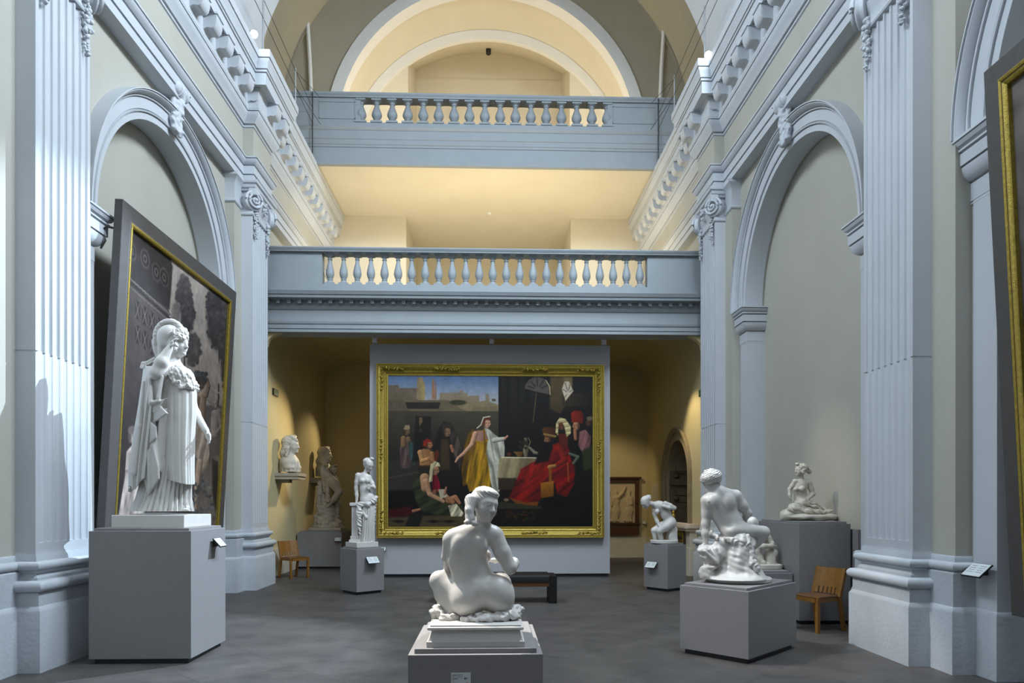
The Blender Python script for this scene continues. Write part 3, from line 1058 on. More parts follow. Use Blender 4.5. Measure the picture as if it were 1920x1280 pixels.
def paint_mat(name, gain, rough=.45):
    m = bpy.data.materials.new(name)
    m.use_nodes = True
    nt = m.node_tree
    b = nt.nodes['Principled BSDF']
    a = nt.nodes.new('ShaderNodeVertexColor')
    a.layer_name = 'paint'
    g = nt.nodes.new('ShaderNodeMix')
    g.data_type = 'RGBA'
    g.blend_type = 'MULTIPLY'
    g.inputs[0].default_value = 1
    g.inputs[7].default_value = (gain, gain, gain, 1)
    nt.links.new(a.outputs['Color'], g.inputs[6])
    nt.links.new(g.outputs[2], b.inputs['Base Color'])
    b.inputs['Roughness'].default_value = rough
    b.inputs['Specular IOR Level'].default_value = .25
    return m


def frame_bars(mb, tl, tr, br, bl, prof, nrm):
    """mitred picture frame: profile (outward offset from the canvas edge, height along nrm)"""
    P = [np.array(p, float) for p in (tl, tr, br, bl)]
    c = sum(P) / 4
    ux = (P[1] - P[0]) / np.linalg.norm(P[1] - P[0])
    uy = (P[0] - P[3]) / np.linalg.norm(P[0] - P[3])
    sg = [(-1, 1), (1, 1), (1, -1), (-1, -1)]
    rings = [[tuple(P[i] + ux * sg[i][0] * o + uy * sg[i][1] * o + np.array(nrm) * h) for o, h in prof] for i in range(4)]
    mb.rings(rings + [rings[0]], closed=True, caps=False)
    return mb


SKIN, DARK = (176, 132, 96), (14, 11, 9)


def person(p, x, y, h, robe, skin=SKIN, hair=(40, 26, 16), lean=0, w=.30, face=1):
    """a small robed painted figure, feet at (x, y), height h"""
    hw = h * w / 2
    tx = x + lean
    p.poly([(tx - hw * .55, y - h * .80), (tx + hw * .55, y - h * .80), (tx + hw * .85, y - h * .5), (x + hw * 1.1, y), (x - hw * 1.1, y), (tx - hw * .85, y - h * .5)], robe, 1.2, ('h', tuple(int(q * .55) for q in robe)))
    p.ell(tx + lean * .3, y - h * .90, h * .055, h * .075, skin)
    p.ell(tx + lean * .3 - face * h * .02, y - h * .925, h * .06, h * .06, hair)


# central picture
CQ = ((727, 703), (1112, 703), (1112, 988), (729, 988))
rnd_p = random.Random(9)
p = Paint(560, 415, CQ)
p.fill((20, 16, 12))
p.grad(0, 700, 0, 772, (88, 116, 158), (190, 176, 160), p.polymask([(720, 700), (934, 700), (934, 790), (720, 790)]))
p.poly([(720, 722), (748, 722), (748, 727), (782, 727), (786, 775), (720, 775)], (112, 98, 82), .6, ('v', (96, 82, 66)))
p.poly([(782, 707), (791, 707), (796, 720), (797, 745), (793, 752), (780, 748)], (138, 118, 92), .6, ('h', (176, 146, 92)))
p.poly([(809, 748), (810, 712), (811.5, 708), (813, 712), (814.5, 748)], (160, 112, 78))
p.poly([(814.5, 748), (815.2, 718), (816.2, 715), (817, 718), (818, 748)], (150, 104, 72))
p.poly([(825, 736), (861, 735), (861, 731), (868, 731), (868, 735), (876, 736), (876, 741), (898, 741), (898, 752), (910, 750), (909, 738), (916, 738), (917, 752), (934, 758), (934, 772), (820, 772)], (140, 124, 104), .8, ('v', (128, 110, 78)))
p.poly([(720, 738), (765, 737), (784, 750), (838, 749), (870, 770), (720, 770)], (104, 90, 68), .8)
p.ell(858, 754, 16, 5, (58, 56, 34), .4)
p.poly([(720, 750), (755, 750), (764, 760), (764, 770), (720, 770)], (92, 78, 62), 2)
p.poly([(760, 754), (826, 754), (822, 766), (764, 766)], (40, 33, 26))
p.poly([(884, 763), (932, 761), (932, 770), (884, 770)], (120, 104, 74))
p.ell(925, 749, 4, 2.5, (86, 80, 60), .5)
# shaded court wall, porch and paving
p.grad(0, 770, 0, 880, (70, 62, 48), (34, 28, 22), p.polymask([(720, 770), (934, 770), (934, 880), (720, 880)]))
p.poly([(762, 771), (822, 771), (822, 840), (762, 840)], (66, 58, 46), .8, ('v', (36, 30, 24)))
p.poly([(779, 780), (808, 780), (808, 835), (779, 835)], (30, 25, 20))
p.poly([(786, 782), (792, 782), (793, 822), (786, 822)], (104, 84, 58), .8)
p.poly([(728, 864), (795, 856), (800, 920), (728, 925)], (50, 44, 38), 3)
p.line([(730, 896), (790, 884)], 2, (74, 64, 54))
p.poly([(727, 920), (790, 918), (800, 960), (728, 962)], (9, 8, 8), 3)
p.poly([(729, 955), (772, 948), (776, 966), (729, 976)], (60, 10, 12), 3)
p.poly([(728, 970), (900, 962), (930, 988), (728, 988)], (74, 62, 42), 2)
for x in (735, 800, 828):
    p.poly([(x, 977), (x + 14, 974), (x + 28, 977), (x + 14, 981)], (30, 20, 16), 1)
p.poly([(770, 964), (796, 962), (786, 988), (760, 988)], (26, 26, 24), 1.5)
# dark hall with columns on the right
p.poly([(934, 700), (1114, 700), (1114, 990), (934, 990)], (18, 14, 10))
for x, w, c in ((943, 10, (34, 28, 21)), (962, 12, (38, 31, 24)), (978, 9, (30, 25, 19)), (1000, 10, (30, 25, 20))):
    p.poly([(x - w / 2, 700), (x + w / 2, 700), (x + w / 2, 830), (x - w / 2, 830)], c, 3, ('v', (18, 14, 11)))
p.poly([(1031, 700), (1072, 700), (1072, 740), (1050, 775), (1030, 765)], (92, 74, 42), 2, ('v', (60, 47, 28)))
p.poly([(1056, 700), (1073, 700), (1073, 722), (1056, 722)], (112, 94, 58), 2)
p.poly([(1053, 736), (1108, 735), (1104, 760), (1053, 760)], (66, 52, 30), 2, ('h', (22, 16, 10)))
for x in range(1056, 1090, 5):
    p.line([(x, 738), (x + 1, 757)], 1.6, (34, 26, 15))
m = p.polymask([(983, 727)] + [(1007 + 24 * cos(a), 727 - 22 * sin(a)) for a in np.linspace(pi, 0, 14)] + [(1030, 738), (1010, 734)])
p.mix(m * .9, (88, 80, 72))
for a in (25, 60, 95, 130, 160):
    q = radians(a)
    p.line([(1008 + 8 * cos(q), 729 - 8 * sin(q)), (1008 + 20 * cos(q), 729 - 20 * sin(q))], 2.2, (44, 38, 34))
p.line([(1023, 711), (1030, 723), (1031, 738)], 1.2, (210, 190, 140))
p.line([(1005, 736), (999, 790)], 1, (120, 98, 58))
p.poly([(1058, 713), (1066, 713), (1075, 731), (1060, 750), (1053, 728)], (196, 180, 150), .8)
for a, b in (((1059, 716), (1064, 731)), ((1068, 719), (1066, 730)), ((1073, 729), (1068, 733)), ((1055, 728), (1062, 733)), ((1058, 744), (1062, 738))):
    p.line([a, b], 1.5, (92, 84, 92))
# background figures
W1 = [(755, 822), (768, 822), (773, 840), (771, 878), (752, 878), (750, 842)]
p.poly(W1, (84, 66, 62), 1.2)
p.folds(W1, .22, .7, 4)
p.body([(757, 822, 5), (757, 835, 5)], 1, (122, 92, 62))
p.body([(766, 822, 4), (770, 838, 3.4)], 1, (112, 84, 58))
p.face(763, 809, 14, (112, 84, 60), 1)
p.poly([(757, 805), (760, 797), (768, 797), (769, 804), (764, 805)], (146, 128, 92), .7)
G1 = [(766, 827), (776, 830), (783, 847), (777, 873), (768, 856)]
p.poly(G1, (48, 66, 62), 1.2)
p.folds(G1, .25, .6, 20)
for x, y, h in ((783, 803, 62), (793, 800, 66)):
    p.poly([(x - 6, y + 8), (x + 5, y + 8), (x + 9, y + h), (x - 9, y + h)], (24, 19, 15), 2)
    p.ell(x, y, 5, 8, (30, 23, 17), .5)
H1 = [(824, 800), (832, 790), (844, 792), (858, 816), (866, 842), (862, 905), (813, 908), (811, 850), (816, 824)]
p.poly(H1, (26, 20, 16), 1.8)
H2 = [(840, 796), (846, 800), (858, 816), (866, 842), (862, 880), (850, 850), (844, 822)]
p.poly(H2, (66, 56, 48), 1.5)
p.folds(H2, .3, .5, 10)
p.poly([(827, 824), (841, 822), (844, 880), (825, 882)], (62, 46, 28), 2)
p.face(838, 810, 17, (134, 98, 70), 1)
p.poly([(828, 812), (829, 796), (838, 790), (847, 798), (845, 804), (838, 801), (832, 804)], (52, 42, 34), 1)
p.body([(846, 836, 3), (849, 846, 3)], 1, (150, 98, 72))
p.poly([(811, 850), (821, 842), (824, 852), (818, 868), (812, 868)], (92, 38, 16), 1.2)
# boy with red hair
B1 = [(785, 846), (794, 841), (806, 842), (812, 852), (810, 874), (788, 876)]
p.poly(B1, (176, 124, 74), 1.2, ('h', (128, 84, 50)))
p.body([(788, 848, 5), (792, 864, 4), (803, 860, 3.2)], 1, (182, 130, 82))
p.body([(810, 850, 4), (812, 864, 3.6), (805, 858, 3)], 1, (160, 108, 66))
p.face(805, 833, 15, (172, 112, 74), 1, -10)
p.poly([(793, 836), (794, 826), (802, 822), (809, 826), (808, 829), (801, 829), (799, 838)], (136, 32, 12), .8)
p.poly([(786, 873), (814, 872), (816, 905), (783, 906)], (42, 33, 21), 1.6)
# seated mother with a child
M1 = [(774, 908), (790, 886), (800, 890), (806, 915), (828, 930), (868, 948), (876, 962), (832, 967), (792, 959), (780, 938)]
p.poly(M1, (50, 52, 31), 1.5, ('h', (40, 40, 24)))
p.folds(M1, .26, .55, 62)
p.body([(797, 896, 9), (799, 914, 9)], 1, (164, 122, 88))
p.body([(799, 902, 5.5), (806, 926, 4.4), (832, 940, 3.4)], 1, (172, 128, 94))
R1 = [(810, 893), (819, 889), (825, 905), (826, 921), (812, 924)]
p.poly(R1, (112, 10, 28), 1)
p.folds(R1, .25, .7, 10)
p.face(816.5, 882, 18, (160, 114, 82), 1, 12)
V1 = [(806, 883), (808, 870), (816, 864), (824, 868), (826, 875), (818, 874), (812, 880), (811, 902), (805, 904)]
p.poly(V1, (194, 178, 136), .8)
p.folds(V1, .2, 1.0, 15)
p.body([(842, 938, 6), (854, 932, 4.5), (862, 943, 3)], 1, (164, 110, 78))
p.body([(838, 932, 5), (850, 942, 4)], 1, (158, 104, 74))
p.face(816, 922, 11, (142, 86, 64), -1, 60)
p.poly([(822, 917), (834, 917), (840, 930), (826, 936)], (180, 166, 136), 1)
p.body([(834, 926, 2.4), (837, 914, 2)], 1, (156, 108, 80))
C1 = [(841, 948), (856, 944), (870, 962), (866, 968), (846, 968)]
p.poly(C1, (190, 180, 146), .8)
p.folds(C1, .28, .8, 30)
p.body([(776, 958, 3), (788, 955, 2.4)], 1, (156, 102, 72))
# central woman in ochre with a white veil
V2 = [(908, 800), (916, 804), (932, 818), (944, 824), (946, 840), (944, 880), (936, 922), (924, 922), (914, 880), (908, 840)]
p.poly(V2, (172, 168, 150), 1)
p.folds(V2, .22, .55, -14)
p.body([(926, 825, 5), (944, 822, 3.6)], 1, (178, 174, 156))
p.body([(946, 822, 2.4), (951, 817, 1.8)], 1, (184, 132, 104))
G0 = [(886, 803), (876, 815), (868, 845), (865, 880), (868, 912), (880, 905), (884, 850), (890, 815)]
p.poly(G0, (98, 68, 12), 1)
p.folds(G0, .25, .5, 6)
G = [(885, 812), (896, 806), (908, 806), (914, 820), (911, 846), (917, 880), (921, 916), (880, 922), (874, 902), (878, 870), (884, 840)]
p.poly(G, (156, 114, 20), 1)
p.folds(G, .26, .5, 8)
p.poly([(889, 812), (896, 807), (911, 808), (914, 822), (902, 828), (889, 826)], (172, 124, 104), 1.2, ('h', (138, 96, 90)))
p.line([(890, 826), (904, 831), (914, 824)], 3.2, (164, 120, 24))
p.body([(891, 812, 4.6), (884, 833, 4), (869, 850, 3.2), (859, 858, 2.4)], 1, (200, 148, 116))
p.body([(859, 858, 2.6), (854, 866, 1.6)], 1, (198, 146, 114))
p.line([(907, 804), (909, 846)], 3.2, (122, 86, 14))
p.face(912, 793, 18, (200, 146, 116), 1)
p.poly([(902, 797), (904, 785), (911, 779), (920, 783), (919, 787), (910, 787), (906, 800)], (88, 42, 18), .8)
p.line([(918, 780), (906, 782), (901, 796), (894, 802)], 2.2, (200, 190, 166))
# table
T1 = [(936, 857), (1012, 859), (1002, 900), (932, 897)]
p.poly(T1, (164, 148, 110), 1, ('h', (100, 84, 60)))
p.folds(T1, .12, .28, 8)
p.line([(940, 857), (1012, 858)], 2.2, (200, 188, 152))
p.poly([(934, 896), (968, 896), (962, 918), (934, 918)], (50, 38, 24), 1.5)
p.poly([(962, 846), (983, 846), (979, 852), (976, 856), (970, 856), (967, 852)], (128, 92, 38), .8, ('h', (80, 54, 20)))
p.ell(954, 851, 4, 3.6, (92, 44, 16), .5)
p.poly([(982, 820), (988, 820), (987, 830), (991, 842), (988, 856), (982, 856), (980, 842), (984, 830)], (138, 124, 96), .8, ('h', (70, 60, 44)))
p.line([(990, 820), (994, 828), (990, 838)], 1, (150, 130, 92))
p.body([(993, 839, 2.4), (1002, 848, 3), (1012, 850, 2)], 1, (116, 112, 90))
p.ell(1017, 838, 4, 3, (120, 116, 104), .5)
for k in range(14):
    p.ell(970 + rnd_p.uniform(0, 18), 826 + rnd_p.uniform(0, 14), 2.5, 2, (34 + rnd_p.randint(0, 16), 38, 22), .8)
# seated man in red
R = [(1034, 834), (1048, 828), (1064, 836), (1072, 850), (1078, 880), (1076, 908), (1062, 932), (1044, 925), (1040, 905), (1030, 905), (1012, 938), (985, 946), (954, 934), (966, 905), (976, 880), (996, 868), (1018, 858)]
p.poly(R, (112, 14, 9), 1.5)
p.folds(R, .28, .36, 50)
p.poly([(976, 880), (996, 868), (1018, 862), (1030, 878), (1008, 892), (985, 905)], (128, 20, 12), 3)
p.folds([(976, 880), (996, 868), (1018, 862), (1030, 878), (1008, 892), (985, 905)], .18, .4, 20)
D1 = [(1010, 830), (1026, 824), (1036, 838), (1028, 864), (1002, 870), (1008, 850)]
p.poly(D1, (22, 12, 10), 2)
p.body([(1050, 842, 7), (1058, 862, 6), (1040, 874, 4.5)], 1, (124, 24, 12))
p.line([(1064, 868), (1066, 902)], 3, (142, 60, 16))
p.poly([(953, 932), (985, 942), (1010, 940), (1007, 949), (975, 951)], (116, 60, 14), 1.2)
p.ell(949, 937, 5, 3, (120, 100, 76), .5)
p.face(1026, 824, 16, (138, 92, 60), -1)
p.poly([(1020, 828), (1033, 828), (1036, 842), (1028, 850), (1019, 840)], (14, 10, 9), 1)
p.poly([(1016, 803), (1022, 799), (1038, 800), (1043, 806), (1039, 822), (1020, 818)], (92, 54, 16), .8, ('h', (52, 28, 9)))
p.line([(1020, 813), (1041, 817)], 4, (134, 108, 56))
p.body([(1030, 875, 4), (1040, 873, 3.4)], 1, (164, 106, 52))
p.poly([(1013, 905), (1038, 901), (1038, 930), (1014, 934)], (156, 96, 18), .8, ('v', (104, 60, 9)))
p.poly([(1028, 878), (1034, 878), (1034, 902), (1029, 902)], (128, 78, 15), .8)
p.poly([(936, 940), (1016, 950), (1016, 954), (934, 954)], (48, 46, 28), 1)
p.poly([(1018, 935), (1062, 932), (1066, 950), (1018, 952)], (8, 7, 7), 2)
# attendants
p.poly([(1046, 812), (1066, 812), (1064, 838), (1050, 838)], (88, 26, 13), 1.2)
p.face(1053, 797, 17, (104, 60, 40), -1)
V3 = [(1042, 792), (1049, 781), (1060, 784), (1070, 798), (1070, 812), (1062, 818), (1058, 800), (1054, 790), (1047, 792), (1046, 816), (1041, 810)]
p.poly(V3, (188, 170, 120), .8)
p.folds(V3, .2, 1.2, 70)
p.face(1080, 797, 17, (178, 120, 88), -1)
p.poly([(1070, 773), (1077, 768), (1090, 769), (1094, 779), (1092, 794), (1084, 790), (1072, 791)], (138, 30, 9), .8, ('h', (96, 18, 6)))
P3 = [(1086, 808), (1098, 804), (1108, 818), (1106, 842), (1094, 852), (1084, 834)]
p.poly(P3, (120, 78, 76), 1.2)
p.folds(P3, .2, .5, 20)
p.body([(1078, 806, 3.4), (1079, 822, 3)], 1, (154, 100, 68))
p.poly([(1064, 822), (1076, 824), (1092, 850), (1086, 880), (1070, 860)], (12, 10, 9), 1.5)
p.poly([(1092, 844), (1110, 834), (1112, 878), (1094, 882)], (44, 48, 23), 2)
p.face(1104, 791, 14, (78, 52, 38), -1)
p.ell(1106, 783, 6, 4, (96, 84, 62), .4)
p.body([(1068, 850, 2.6), (1084, 856, 3), (1075, 868, 2.4)], 1, (86, 92, 76))
for k in range(40):
    p.ell(948 + rnd_p.uniform(0, 54), 962 + rnd_p.uniform(-4, 14), rnd_p.uniform(1.5, 4), rnd_p.uniform(1, 2.5), (rnd_p.randint(26, 74), rnd_p.randint(18, 48), 10), .7)
p.noise(.05)
t = thing('painting', 'large dark figure painting in a wide gilt frame on the pale display wall', 'painting', (.09, 15.0, .84))
CY = 15.02
c4 = [at(x, y, CY) for x, y in CQ]
c4[1][2] = c4[0][2]
c4[3][0] = c4[0][0]
c4[2][0] = c4[1][0]
c4[2][2] = c4[3][2]
nrm = (0, -1, 0)
p.build('canvas', c4, t, tuple(t['_o']), paint_mat('oil_paint', .72))
b = MB()
fp = [(-.01, -.03), (-.01, .015), (.02, .02), (.03, .012), (.045, .03), (.065, .04), (.08, .028), (.10, .035), (.135, .075), (.165, .10), (.185, .105), (.20, .095), (.215, .11), (.228, .11), (.232, .09), (.238, .03), (.238, -.03)]
gf = frame_bars(b, *c4, fp, nrm).build('frame', M_GOLD, t, smooth=35)
# relief ornaments in the frame hollow
rnd = random.Random(3)
x0, x1, z0, z1 = c4[0][0] - .13, c4[1][0] + .13, c4[2][2] - .13, c4[0][2] + .13
runs = []
for cx in (x0, x1):
    runs += [[(cx, z0 + k * .09) for k in range(6)], [(cx, z1 - k * .09) for k in range(6)], [(cx, (z0 + z1) / 2 + (k - 2.5) * .09) for k in range(6)]]
for cz in (z0, z1):
    runs += [[(x0 + .09 + k * .09, cz) for k in range(5)], [(x1 - .09 - k * .09, cz) for k in range(5)]]
    runs += [[(x0 + (x1 - x0) * q_ + (k - 3.5) * .07, cz) for k in range(8)] for q_ in (.3, .7)]
for run in runs:
    orn = MB()
    orn.tube([(x, CY - .07, z) for x, z in run], .02, 6)
    for x, z in run:
        for _ in range(3):
            a, c, r = x + rnd.uniform(-.03, .03), z + rnd.uniform(-.03, .03), rnd.uniform(.016, .03)
            orn.lathe((a, CY - .085, c), [(.002, -r), (r * .8, -r * .6), (r, 0), (r * .8, r * .6), (.002, r)], 7)
    orn.build('frame_ornament', M_GOLD, gf, o=tuple(t['_o']), smooth=60)

# left picture: grey monochrome scene leaning out from the recess
LQ = ((242, 404), (433, 554), (415, 985), (219, 985))
Yn, Yf = 8.53, 12.28
lean = lambda z: -4.40 - (5.30 - z) * .0556
TL, TR = np.array((lean(5.30), Yn, 5.30)), np.array((lean(5.30), Yf, 5.30))
BL, BR = np.array((lean(.9), Yn, .9)), np.array((lean(.9), Yf, .9))
nrm = np.array((1, 0, -.0556)) / math.hypot(1, .0556)
fw = .24
uy, uz = np.array((0, 1., 0)), (TL - BL) / np.linalg.norm(TL - BL)
C = [TL + uy * fw - uz * fw, TR - uy * fw - uz * fw, BR - uy * fw + uz * fw, BL + uy * fw + uz * fw]


def pix(P):
    X, Y, Z = P[0] - CX, P[1], P[2]
    xc, zc = X * _c - Y * _s, X * _s + Y * _c
    return (960 + F * xc / zc, HZ + F * (CH - Z) / zc)


q = Paint(300, 330, [pix(P) for P in C])
q.fill((66, 60, 58))
q.grad(0, 450, 0, 760, (150, 140, 132), (104, 94, 86), q.polymask([(320, 440), (440, 540), (440, 760), (300, 760)], 2))
# dark carved building on the left
q.poly([(225, 390), (318, 474), (322, 500), (314, 560), (318, 590), (300, 640), (300, 900), (205, 1000)], (62, 56, 54), 1, ('v', (50, 45, 44)))
q.poly([(225, 395), (316, 476), (324, 500), (318, 580), (225, 520)], (42, 38, 38), 1.5)
for cx, cy in ((247, 470), (272, 485), (293, 510), (308, 520)):
    for r, c in ((13, (66, 60, 58)), (10, (36, 33, 33)), (6, (72, 66, 63)), (3, (36, 33, 33))):
        q.ell(cx, cy, r * .62, r * 1.5, c, .25, -10)
q.line([(228, 508), (320, 590)], 3, (82, 75, 71))
q.line([(228, 516), (320, 598)], 4, (40, 36, 35))
q.line([(228, 524), (320, 604)], 2, (78, 71, 67))
for r in range(2):
    for k in range(5):
        x, y = 253 + k * 13.5, 560 + r * 46 + k * 10.5
        q.poly([(x, y), (x + 10, y + 8), (x + 10, y + 42), (x, y + 35)], (40, 36, 35), .8)
        q.line([(x + 1, y + 2), (x + 9, y + 40)], 1.4, (78, 71, 67))
        q.line([(x + 9, y + 9), (x + 1, y + 34)], 1.4, (78, 71, 67))
q.poly([(228, 660), (300, 690), (300, 900), (215, 960)], (56, 50, 49), 2, ('v', (36, 33, 33)))
# trees
rn = random.Random(5)
for cx, cy, w, h, n, c in ((345, 565, 15, 50, 90, (64, 60, 60)), (331, 590, 9, 24, 30, (92, 86, 82)), (352, 590, 13, 36, 60, (52, 48, 48)), (410, 590, 24, 70, 150, (50, 46, 47)), (362, 655, 14, 30, 60, (60, 55, 54)), (425, 660, 12, 70, 80, (42, 39, 40))):
    q.ell(cx, cy, w * .95, h * .95, tuple(v - 2 for v in c), .35)
    for _ in range(n):
        a, r = rn.uniform(0, 2 * pi), math.sqrt(rn.random())
        d = rn.randint(-9, 13) - int(8 * r * sin(a))
        q.ell(cx + w * r * cos(a), cy + h * r * sin(a), rn.uniform(2.2, 5), rn.uniform(2.5, 6), tuple(v + d for v in c), .6)
q.line([(345, 600), (346, 690)], 2.5, (44, 40, 40))
q.line([(411, 650), (409, 800)], 3, (42, 38, 38))
q.poly([(370, 690), (382, 660), (392, 672), (402, 655), (415, 690), (415, 720), (370, 715)], (112, 102, 95), 2)
q.line([(350, 690), (415, 740)], 2, (122, 112, 104))
q.line([(350, 720), (415, 770)], 2, (88, 80, 74))
# figures
q.body([(379, 742, 8), (377, 790, 8)], 1, (104, 86, 72))
q.body([(371, 746, 4.5), (367, 780, 4), (373, 800, 3.4)], 1, (90, 74, 62))
q.body([(386, 742, 4.2), (391, 724, 3.6), (388, 710, 3)], 1, (88, 72, 60))
q.face(376, 720, 22, (70, 55, 46), 1)
q.poly([(364, 706), (372, 696), (384, 702), (390, 712), (386, 720), (366, 716)], (44, 40, 40), 1)
for k in range(14):
    q.ell(366 + k * 1.6, 700 + rn.uniform(-3, 3), 3.2, 4, tuple([rn.randint(38, 66)] * 3), .6)
LB = [(366, 792), (388, 800), (393, 850), (384, 896), (372, 870), (365, 850)]
q.poly(LB, (126, 110, 98), 1.2)
q.folds(LB, .2, .5, 8)
q.body([(374, 866, 6), (369, 915, 4.4), (367, 958, 2.8)], 1, (136, 116, 100))
q.body([(386, 866, 6), (391, 920, 4.4), (394, 962, 2.8)], 1, (122, 104, 90))
q.body([(403, 775, 7), (402, 815, 8)], 1, (98, 88, 82))
q.body([(410, 770, 4), (414, 800, 3.4), (406, 812, 3)], 1, (88, 79, 73))
q.face(404, 757, 16, (104, 92, 84), -1)
SW = [(238, 845), (248, 834), (258, 838), (264, 862), (258, 905), (272, 962), (222, 967), (228, 930), (234, 895)]
q.poly(SW, (130, 120, 113), 1.2)
q.folds(SW, .22, .45, 8)
q.body([(243, 850, 6), (240, 880, 5), (256, 898, 4)], 1, (122, 112, 106))
q.face(250, 818, 26, (136, 123, 114), 1)
q.ell(248, 806, 8, 8, (84, 77, 74), .4)
q.poly([(380, 880), (415, 850), (420, 985), (365, 985)], (82, 73, 67), 4, ('v', (96, 86, 78)))
for _ in range(70):
    q.ell(rn.uniform(362, 415), rn.uniform(900, 990), rn.uniform(2, 5), rn.uniform(2, 4), tuple([rn.randint(52, 100)] * 3), .6)
q.poly([(398, 860), (408, 865), (412, 930), (404, 960), (398, 920)], (34, 31, 31), 2)
q.noise(.08)
t = thing('painting', 'tall grey monochrome scene in a dark brown frame, tilted out of the left recess', 'painting', (-4.6, 10.4, .9))
q.build('canvas', C, t, tuple(t['_o']), paint_mat('grisaille_paint', 1.3))
b = MB()
frame_bars(b, *C, [(-.005, -.03), (-.005, .02), (.04, .045), (.055, .04), (.235, .04), (.24, .035), (.24, -.06), (.1, -.06), (-.005, -.05)], nrm).build('frame', M_FRAME, t)
b = MB()
frame_bars(b, *C, [(-.015, .0), (-.015, .035), (.0, .05), (.018, .055), (.036, .05), (.04, .02), (.02, 0)], nrm).build('gilt_slip', M_GOLD, t, smooth=40)
b = MB().add([TL - nrm * .06, TR - nrm * .06, BR - nrm * .06, BL - nrm * .06], [(0, 1, 2, 3)])
b.build('backboard', M_FRAME, t)
hk = MB()
hk.tube([(-4.62, Yn - .02, 4.92), (-4.55, Yn + .02, 4.97), (-4.47, Yn + .06, 4.96)], .014, 6)
hk.tube([(-4.60, Yn + .0, 4.93), (-4.58, Yn + .01, 4.80), (-4.63, Yn, 4.70)], .012, 6)
hk.build('hanging_hook', M_WIRE, t)

# right picture, only its edge in view
lr = lambda z: 4.40 + (5.38 - z) * .053
Y1, Y0 = 5.90, 2.35
TL, TR = np.array((lr(5.38), Y1, 5.38)), np.array((lr(5.38), Y0, 5.38))
BL, BR = np.array((lr(.66), Y1, .66)), np.array((lr(.66), Y0, .66))
nrm = np.array((-1, 0, -.053)) / math.hypot(1, .053)
uy, uz = np.array((0, -1., 0)), (TL - BL) / np.linalg.norm(TL - BL)
C = [TL + uy * fw - uz * fw, TR - uy * fw - uz * fw, BR - uy * fw + uz * fw, BL + uy * fw + uz * fw]
q = Paint(120, 160, ((0, 0), (120, 0), (120, 160), (0, 160)))
q.fill((92, 86, 82))
q.grad(0, 0, 0, 160, (96, 90, 86), (48, 42, 42))
q.poly([(0, 60), (30, 40), (60, 58), (60, 100), (0, 110)], (66, 59, 58), 5)
q.poly([(0, 74), (22, 70), (26, 160), (0, 160)], (34, 30, 31), 4)
q.poly([(10, 100), (30, 96), (38, 160), (8, 160)], (70, 62, 60), 4)
q.noise(.14)
t = thing('painting', 'grey monochrome picture in a dark frame with gilt slip, in the nearest right recess', 'painting', (4.6, 4.1, .66))
q.build('canvas', C, t, tuple(t['_o']), paint_mat('grisaille_paint_b', 1.3))
b = MB()
frame_bars(b, *C, [(-.005, -.03), (-.005, .02), (.04, .045), (.055, .04), (.235, .04), (.24, .035), (.24, -.06), (.1, -.06), (-.005, -.05)], nrm).build('frame', M_FRAME, t)
b = MB()
frame_bars(b, *C, [(-.015, .0), (-.015, .035), (.0, .05), (.018, .055), (.03, .03), (.04, .05), (.06, .055), (.07, .05), (.075, .02), (.02, 0)], nrm).build('gilt_slip', M_GOLD, t, smooth=40)
MB().add([TL - nrm * .06, TR - nrm * .06, BR - nrm * .06, BL - nrm * .06], [(0, 1, 2, 3)]).build('backboard', M_FRAME, t)


